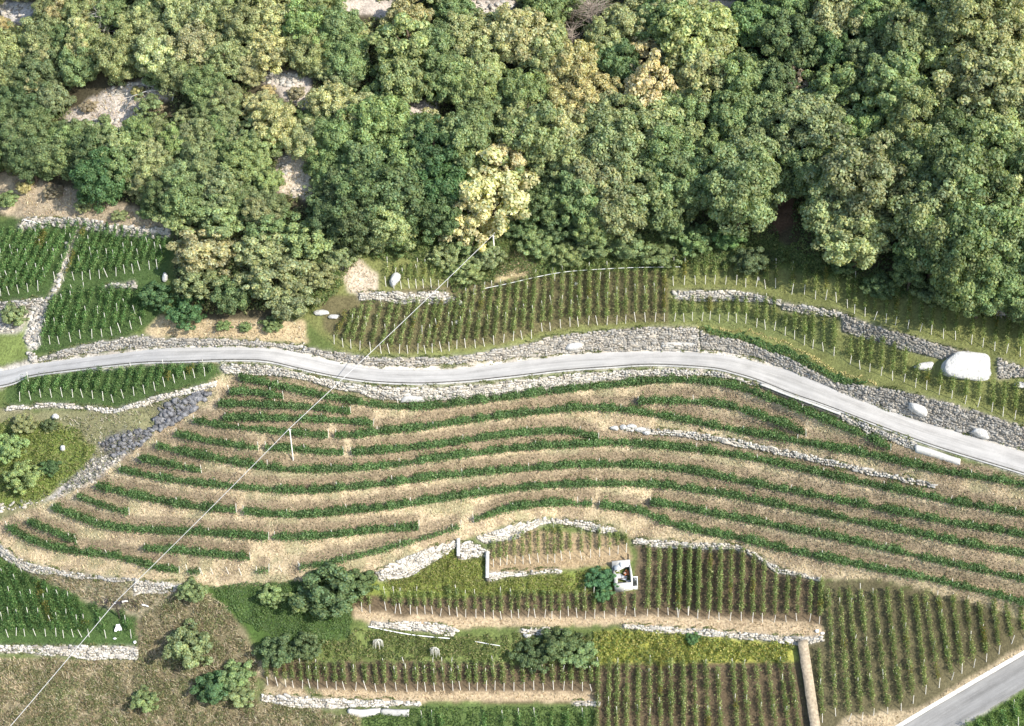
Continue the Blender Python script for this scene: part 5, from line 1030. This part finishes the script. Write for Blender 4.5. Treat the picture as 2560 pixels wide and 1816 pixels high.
# ------------------------------------------------------------------ parapet, concrete block, dark wall
def extrude_wall(name, top, bot, lab, mat, cap_mat, thick, cat, cap=True, back=(.25, .9, 0)):
    a, c = wall_faces(top, bot); GA, GB = G(a[:, 0], a[:, 1]), G(c[:, 0], c[:, 1]); n = len(a)
    hh = np.maximum((GA-GB)[:, 2], .3)
    fr_b = GB-np.array([0, 0, .3]); fr_t = GB.copy(); fr_t[:, 2] = GA[:, 2]+.05; fr_t[:, :2] += (GA-GB)[:, :2]*.35
    bk = np.array(back)/np.linalg.norm(back)*thick; bk_t = fr_t+bk; bk_b = fr_b+bk*1.3
    root = empty(name, GB[n//2]); base = np.array(root.location); tag(root, lab, cat)
    def loft(rows):
        V = np.stack(rows, 1)-base; m = len(rows); ii = np.arange(n*m).reshape(n, m)
        q = np.stack([ii[:-1], ii[1:], np.roll(ii[1:], -1, 1), np.roll(ii[:-1], -1, 1)], -1).reshape(-1, 4)
        return V.reshape(-1, 3), [q, ii[:1], ii[-1:, ::-1]]
    v, f = loft([fr_b, fr_t, bk_t, bk_b]); obj('wall_face', mk_mesh('wall_face', v, f, mat), root)
    if cap:
        up = np.array([0, 0, .003]); o1 = -bk*.2
        v, f = loft([fr_t+o1+up, fr_t+o1+up+np.array([0, 0, .16]), bk_t+up+np.array([0, 0, .16]), bk_t+up]); obj('coping', mk_mesh('coping', v, f, cap_mat), root)
    return root
extrude_wall('road_parapet', [(1900, 959), (1937, 973), (1975, 987), (2054, 1015), (2100, 1034)], [(1900, 974), (1937, 989), (1975, 1005), (2054, 1036), (2100, 1052)], 'dark stained concrete wall with pale coping under the road edge', M_DARKSTONE, M_PALECONC, .45, 'retaining wall')
extrude_wall('concrete_block', [(2287, 1108), (2330, 1122), (2400, 1146)], [(2287, 1134), (2330, 1146), (2400, 1168)], 'pale concrete block wall under the road near the right edge', M_PALECONC, M_PALECONC, .5, 'retaining wall', False)
extrude_wall('concrete_niche', [(1653, 856), (1700, 855), (1742, 858)], [(1653, 876), (1700, 877), (1742, 875)], 'grey concrete slab wall set into the stone bank above the road', M_CONC, M_CONC, .5, 'retaining wall', False)
extrude_wall('ruined_footing', [(868, 1769), (910, 1769), (950, 1769)], [(870, 1788), (905, 1797), (950, 1788)], 'pale rendered footing below the lowest bright wall', M_PALECONC, M_PALECONC, .5, 'ruin', False)
extrude_wall('stone_pier', [(952, 1770), (985, 1770), (1022, 1770)], [(952, 1790), (985, 1793), (1022, 1795)], 'weathered grey stone pier right of the pale footing', M_CONC, M_PALECONC, .5, 'ruin', False)
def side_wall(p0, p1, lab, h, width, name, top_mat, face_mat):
    """wall that runs up the slope; its left face is sheer and in shade"""
    px = np.linspace(p0[0], p1[0], 24); py = np.linspace(p0[1], p1[1], 24); g = G(px, py); n = 24
    root = empty(name, g[12]); base = np.array(root.location); tag(root, lab, 'retaining wall')
    L_t = g+np.array([0, 0, h]); L_b = g-np.array([0, 0, .4]); R_t = L_t+np.array([width, 0, .02]); R_b = R_t-np.array([0, 0, h+.6])
    jit = (fbm(np.arange(n)*.9, np.arange(n)*.3, 7, 2)-.5)[:, None]*np.array([.12, 0, .12]); L_t = L_t+jit
    def loft(rows):
        V = np.stack(rows, 1)-base; m = len(rows); ii = np.arange(n*m).reshape(n, m)
        q = np.stack([ii[:-1], ii[1:], np.roll(ii[1:], -1, 1), np.roll(ii[:-1], -1, 1)], -1).reshape(-1, 4)
        return V.reshape(-1, 3), [q[:, ::-1], ii[:1, ::-1], ii[-1:]]
    v, f = loft([L_b, L_t, R_t, R_b]); obj('wall_face', mk_mesh('wall_face', v, f, face_mat), root)  # the left face's shade is painted in through its near-black colour
    up = np.array([0, 0, .004]); c = np.array([0, 0, .1]); o_ = np.array([-.06, 0, 0])
    v, f = loft([L_t+o_+up, L_t+o_+up+c, R_t+up+c, R_t+up]); obj('coping', mk_mesh('coping', v, f, top_mat), root)
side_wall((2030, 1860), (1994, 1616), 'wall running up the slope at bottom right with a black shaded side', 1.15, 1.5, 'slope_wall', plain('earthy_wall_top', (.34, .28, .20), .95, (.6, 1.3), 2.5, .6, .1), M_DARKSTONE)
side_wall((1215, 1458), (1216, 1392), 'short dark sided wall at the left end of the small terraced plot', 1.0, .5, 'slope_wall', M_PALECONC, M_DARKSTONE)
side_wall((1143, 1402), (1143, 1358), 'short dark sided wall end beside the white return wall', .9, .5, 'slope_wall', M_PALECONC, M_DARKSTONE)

# ------------------------------------------------------------------ cable way: three poles and the cable
def pole(bx, by, tx, ty, lab, mat, rad):
    g = G(bx, by); h = 1.0
    for _ in range(6): _, qy = proj(g+np.array([0, 0, h])); h *= (by-ty)/max(by-qy, 1)
    top = g+np.array([0, 0, h]); qx, qy = proj(top); top = top+CR*(tx-qx)*m_per_px(g)
    root = empty('cable_pole', g); tag(root, lab, 'pole', 'poles of the cable way'); t = top-g
    v, q = tube([-np.array([0, 0, .4]), t*.5, t], [rad, rad*.92, rad*.8], 8); obj('shaft', mk_mesh('shaft', v, [q, np.arange(8)[None]+16], mat, None, True), root)
    v, q = tube([t+np.array([-.28, 0, -.25]), t+np.array([.28, 0, -.25])], [.05, .05], 6); obj('crossbar', mk_mesh('crossbar', v, [q, np.arange(6)[None], np.arange(6)[None]+6], mat), root)
    a = np.arange(10)*2*math.pi/10; V = np.vstack([np.stack([np.cos(a)*.16, 0*a-.05, np.sin(a)*.16], 1), np.stack([np.cos(a)*.16, 0*a+.05, np.sin(a)*.16], 1)])+t+np.array([0, -.12, .05])
    ii = np.arange(10); obj('pulley', mk_mesh('pulley', V, [np.stack([ii, (ii+1) % 10, (ii+1) % 10+10, ii+10], 1), ii[None], ii[None]+10], M_CABLE), root)
    return top+np.array([0, -.1, .12])
pa = pole(1238, 662, 1233, 588, 'tall pale cable pole in front of the cream tree', M_POST, .13)
pb = pole(733, 1151, 724, 1072, 'pale leaning cable pole standing in the straw terraces', M_POST, .11)
pc_ = pole(300, 1546, 288, 1507, 'dark cable pole at the edge of the bottom left plot', M_DARKPOST, .13)
end0 = G(1352, 500)+np.array([0, 0, 6.0])
for _ in range(6): qx, qy = proj(end0); end0 = end0+CR*(1341-qx)*m_per_px(end0)+np.array([0, 0, 1])*(qy-435)*m_per_px(end0)/.8
endz = G(-60, 1960)+np.array([0, 0, 4.0])
for _ in range(6): qx, qy = proj(endz); endz = endz+CR*(-40-qx)*m_per_px(endz)+np.array([0, 0, 1])*(qy-1892)*m_per_px(endz)/.8
croot = empty('cable', pb); tag(croot, 'long pale cable strung diagonally from the wood down to the bottom left', 'cable')
cb = np.array(croot.location); bag = Bag()
for p0, p1 in ((end0, pa), (pa, pb), (pb, pc_), (pc_, endz)):
    pts = [p0+(p1-p0)*t-np.array([0, 0, .5*4*t*(1-t)*np.linalg.norm(p1-p0)/60*.6])-cb for t in np.linspace(0, 1, 14)]
    v, q = tube(pts, [.045]*14, 6); bag.add(v, q, (1, 1, 1))
obj('wire_rope', bag.mesh('wire_rope', M_CABLE, True), croot)

# ------------------------------------------------------------------ white pipes
def pipe(pts, lab, rad, lift, posts=(), ph=1.4):
    g = G(np.array([p_[0] for p_ in pts]), np.array([p_[1] for p_ in pts])); root = empty('water_pipe', g[0]); b0 = np.array(root.location); tag(root, lab, 'pipe')
    v, q = tube(g-b0+np.array([0, 0, lift]), [rad]*len(pts), 7); obj('pipe', mk_mesh('pipe', v, q, M_WHITE, None, True), root)
    for x, y in posts: add_post(root, G(x, y)-b0-np.array([0, 0, .1]), ph, .05, (random.gauss(0, .05), random.gauss(0, .05)))
pipe(smooth_line([(1207, 735), (1270, 722), (1330, 708), (1390, 696), (1440, 690), (1500, 686), (1580, 682), (1700, 680)], 14), 'white water pipe on posts along the head of the middle vine rows', .045, 1.0, [(1164, 738), (1184, 738), (1209, 745), (1319, 722), (1387, 702), (1408, 701), (1430, 700), (1500, 698), (1523, 696)])
pipe(smooth_line([(922, 1572), (980, 1584), (1040, 1594), (1125, 1602)], 14), 'long white pipe lying below the bright stone wall', .08, .45)
pipe(smooth_line([(1188, 1608), (1220, 1614), (1250, 1619)], 10), 'short white pipe piece in the weeds', .06, .35)
pipe(smooth_line([(62, 560), (85, 565), (103, 572)], 10), 'white pole lying on the stones above the left vine plot', .07, .8)

# ------------------------------------------------------------------ ruined hut
def box_geo(c, s, r=None, j=0.):
    v = np.array([[x, y, z] for x in (-.5, .5) for y in (-.5, .5) for z in (-.5, .5)])*np.array(s)
    if r is not None and j: v = v+r.normal(0, j, v.shape)
    f = np.array([[0, 1, 3, 2], [4, 6, 7, 5], [0, 4, 5, 1], [2, 3, 7, 6], [0, 2, 6, 4], [1, 5, 7, 3]]); return v+np.array(c), f
def rotm(ax, ay, az): return np.array(Matrix.Rotation(az, 3, 'Z') @ Matrix.Rotation(ay, 3, 'Y') @ Matrix.Rotation(ax, 3, 'X'))
hr = np.random.default_rng(77)
hb = G(1560, 1479); hut = empty('ruined_hut', hb); hut.rotation_euler = (0, 0, math.radians(4)); tag(hut, 'small roofless ruined hut with white front wall and broken roof sheets', 'hut')
def hpart(name, pieces, mat, lab=None):
    bag = Bag()
    for v, f in pieces: bag.add(v, f, (1, 1, 1))
    o = obj(name, bag.mesh(name, mat), hut)
    if lab: o['label'] = lab
    return o
hpart('front_wall', [box_geo((0, .15, .65), (2.9, .3, 1.9), hr, .03)], M_PALECONC)
hpart('side_wall', [box_geo((1.38, 1.9, 1.3), (.3, 3.2, 3.0), hr, .05)], M_PALECONC)
hpart('side_wall', [box_geo((-1.3, 1.9, 1.0), (.3, 3.2, 2.2), hr, .06)], M_CONC)
hpart('back_wall', [box_geo((0, 3.55, 2.2), (2.9, .35, 2.4), hr, .05)], M_CONC)
hpart('floor', [box_geo((0, 1.9, .75), (2.5, 3.1, .1))], M_DARKSTONE)
for k, (c, s, e, m) in enumerate([((.55, 3.2, 3.0), (1.5, 1.1, .08), (.5, .1, .2), M_GREYSHEET), ((-.5, 2.9, 2.7), (1.4, .9, .08), (.4, -.3, -.1), M_GREYSHEET), ((-.75, 1.75, 1.7), (1.5, 1.0, .08), (.35, .25, .3), M_GREYSHEET), ((.2, 1.5, 1.6), (.9, .7, .07), (.5, .1, -.4), M_GREYSHEET), ((.95, .95, 1.2), (1.0, .5, .08), (.2, .15, .1), M_CONC)]):
    v, f = box_geo((0, 0, 0), s, hr, .02); hpart('roof_sheet', [(v@rotm(*e).T+np.array(c), f)], m)
for k in range(16):
    v, f = box_geo((0, 0, 0), (.34, .2, .05), hr, .02); c = np.array([hr.uniform(.25, 1.1), hr.uniform(1.5, 2.8), hr.uniform(1.7, 2.3)])
    hpart('roof_tile', [(v@rotm(hr.uniform(-.6, .8), hr.uniform(-.5, .5), hr.uniform(0, 3)).T+c, f)], M_TILE if k % 4 else M_PALECONC)
for k, (a_, b2_) in enumerate([((-1.3, 1.0, 1.9), (1.2, 1.3, 1.7)), ((-.9, 2.3, 2.3), (.6, 2.9, 2.6)), ((-.4, 2.0, 2.4), (-.9, 3.0, 2.2))]):
    v, q = tube([np.array(a_), np.array(b2_)], [.07, .06], 6); hpart('roof_beam', [(v, q)], M_POST if k else M_BARK)
v, q = tube([np.array([1.25, 3.9, 1.5]), np.array([1.2, 4.1, 4.2])], [.14, .12], 6); hpart('corner_post', [(v, q)], M_DARKPOST)
fr = empty('door_frame', G(1587, 1474)); fr.rotation_euler = (math.radians(-14), 0, math.radians(4)); tag(fr, 'white framed door leaning beside the ruined hut', 'door')
def fpart(name, c, s, m):
    v, f = box_geo(c, s); o = obj(name, mk_mesh(name, v, f, m), fr)
fpart('stile', (-.44, 0, 1.15), (.12, .08, 2.3), M_WHITE); fpart('stile', (.44, 0, 1.15), (.12, .08, 2.3), M_WHITE)
fpart('top_rail', (0, 0, 2.23), (.758, .08, .14), M_WHITE); fpart('bottom_panel', (0, 0, .3), (.758, .07, .6), M_WHITE)
fpart('pane', (0, .01, 1.375), (.75, .02, 1.55), M_GLASS)

# ------------------------------------------------------------------ small things lying about
def rag(cx, cy, size, lab, seed, name='plastic_sheet'):
    r = np.random.default_rng(seed); g = G(cx, cy); n = 7; u = np.linspace(-.5, .5, n); A_, B_ = np.meshgrid(u, u)
    a_ = np.arctan2(B_, A_); rr = np.hypot(A_, B_); sc = 1+.5*np.sin(3*a_+seed)*rr
    Vv = np.stack([A_*sc*size*.8, B_*sc*size*.5, (fbm(A_*5+seed, B_*5, seed, 2)-.3)*size*.7+.5+B_*size*.7], -1).reshape(-1, 3)
    ii = np.arange(n*n).reshape(n, n); q = np.stack([ii[:-1, :-1], ii[:-1, 1:], ii[1:, 1:], ii[1:, :-1]], -1).reshape(-1, 4)
    V2 = np.vstack([Vv, Vv-np.array([0, 0, .04])]); o = obj(name, mk_mesh(name, V2, [q, q[:, ::-1]+n*n], M_PLASTIC), None, g); tag(o, lab, 'plastic sheet'); return o
rag(297, 1577, 1.15, 'torn white plastic sheet caught on the vines of the bottom left plot', 3)
for k, (x, y, w_, h_, lab) in enumerate([(2043, 1576, 11, 10, 'white sack at the right end of the long pale wall'), (2056, 1582, 11, 8, 'second white sack against the first vine row of the large plot'), (337, 1605, 9, 9, 'pale block at the right end of the bottom left plot'), (287, 1596, 10, 5, 'small white block lying in the grass below the plastic sheet')]):
    o = put_boulder(x, y, w_, h_, lab, 90+k, .6, 0, M_PLASTIC if k < 2 else M_WHITE, 'sack' if k < 2 else 'block', 2, 'sack' if k < 2 else 'stone_block'); del o['group']
for x0, y0, x1, y1, lab in [(306, 1508, 321, 1506, 'short white plank on the dark earth by the dark pole'), (356, 1515, 372, 1520, 'bent pale plank right of the dark pole'), (300, 250, 0, 0, '')]:
    if x1:
        a_, b_ = G(x0, y0)+np.array([0, 0, .25]), G(x1, y1)+np.array([0, 0, .25]); v, q = tube([a_-a_, (b_-a_)*.6+np.array([0, 0, .08]), b_-a_], [.13, .13, .1], 5)
        tag(obj('plank', mk_mesh('plank', v, [q, np.arange(5)[None], np.arange(5)[None]+10], M_WHITE), None, a_), lab, 'plank')
# wilted pale clumps on the bank
for x, y, lab in [(946, 1602, 'wilted pale plant clump hanging on the bank below the bright wall'), (1088, 1622, 'second wilted pale clump further right on the bank')]:
    r = np.random.default_rng(int(x)); g = G(x, y+14); bag = Bag()
    for k in range(26):
        a_ = r.uniform(0, 6.28); e = np.array([math.cos(a_)*r.uniform(.3, .9), math.sin(a_)*.5-.5, r.uniform(-.1, .6)]); top = np.array([r.normal(0, .15), 0, 1.5])
        v, q = tube([top, (top+e)*.55+np.array([e[0]*.3, -.1, .5]), e], [.05, .05, .02], 4); bag.add(v, q, (.62, .60, .52))
    tag(obj('wilted_plant', bag.mesh('wilted_plant', M_DRY), None, g), lab, 'plant', 'wilted plants on the lower bank')

# ------------------------------------------------------------------ bare and dead trees with pale limbs
def bare_tree(bx, by, tx, ty, lab, spread, twigs, mat, seed, trunk_r=.12):
    r = np.random.default_rng(seed); g = G(bx, by); h = 4.
    for _ in range(6): _, qy = proj(g+np.array([0, 0, h])); h *= (by-ty)/max(by-qy, 1)
    top = g+np.array([0, 0, h]); qx, qy = proj(top); top = top+CR*(tx-qx)*m_per_px(g); t = top-g
    root = empty('bare_tree', g-np.array([0, 0, .2])); tag(root, lab, 'tree', 'bare trees in the wood')
    v, q = tube([t*0, t*.3+r.normal(0, .08, 3), t*.65+r.normal(0, .1, 3), t], [trunk_r, trunk_r*.8, trunk_r*.5, trunk_r*.15], 6); obj('trunk', mk_mesh('trunk', v, q, mat, None, True), root)
    bag = Bag()
    for k in range(twigs):
        s = r.uniform(.35, .98); p0 = t*s; a_ = r.uniform(0, 6.28); l = spread*r.uniform(.4, 1)*(1.25-s*.6); d = np.array([math.cos(a_), math.sin(a_), r.uniform(.1, .9)])
        m = p0+d*l*.5+r.normal(0, .1, 3); e = p0+d*l+r.normal(0, .15, 3); v, q = tube([p0, m, e], [.045, .032, .012], 4); bag.add(v, q, (1, 1, 1))
        for j in range(4):
            w_ = m+(e-m)*r.random(); e2 = w_+(d+r.normal(0, .7, 3))*l*.35; v, q = tube([w_, e2], [.022, .008], 3); bag.add(v, q, (1, 1, 1))
    obj('branches', bag.mesh('branches', mat), root)
M_GREYTWIG = plain('grey_twig', (.36, .30, .25), .9)
bare_tree(165, 90, 143, 22, 'thin pale trunk with bare limbs in the top left of the wood', 2.2, 14, M_PALEBARK, 1)
bare_tree(275, 105, 256, 30, 'grey bare crowned tree in the top left of the wood', 2.6, 60, M_PALEBARK, 2)
bare_tree(283, 152, 272, 128, 'short pale stump like trunk in the left wood', .8, 3, M_PALEBARK, 3)
bare_tree(915, 205, 903, 130, 'slender pale birch trunk at the upper centre left of the wood', 1.6, 12, M_PALEBARK, 4, .1)
bare_tree(1030, 160, 1022, 62, 'tall slender pale birch at the upper centre of the wood', 1.8, 16, M_PALEBARK, 5, .1)
bare_tree(1485, 100, 1475, 5, 'brownish bare tree with fine twigs at the top centre', 4.2, 110, M_GREYTWIG, 6, .14)
bare_tree(1435, 140, 1428, 70, 'smaller brownish bare tree beside the large bare one', 2.8, 60, M_GREYTWIG, 7, .12)
bare_tree(1520, 160, 1529, 145, 'short pale dead stem right of the bare trees', .6, 3, M_PALEBARK, 8, .08)
for x0, y0, x1, y1, lab in [(310, 275, 405, 258, 'pale dead branch lying across the left clearing'), (430, 252, 480, 232, 'pale dead branch right of the left clearing'), (95, 218, 142, 212, 'pale dead limb above the left clearing')]:
    a_, b_ = G(x0, y0)+np.array([0, 0, 2.2]), G(x1, y1)+np.array([0, 0, 2.6]); bag = Bag(); r = np.random.default_rng(int(x0)); d = b_-a_
    v, q = tube([a_-a_-np.array([0, 0, 2.3]), d*.25, d*.6+r.normal(0, .3, 3), d], [.12, .1, .07, .03], 5); bag.add(v, q, (1, 1, 1))
    for k in range(6):
        p0 = d*r.uniform(.2, .9); v, q = tube([p0, p0+r.normal(0, 1., 3)], [.05, .015], 4); bag.add(v, q, (1, 1, 1))
    tag(obj('dead_branch', bag.mesh('dead_branch', M_PALEBARK), None, a_), lab, 'branch', 'pale dead branches')
print('objects', len(bpy.data.objects), 'polys', sum(len(o.data.polygons) for o in bpy.data.objects if o.type == 'MESH' and o.data.users == 1))
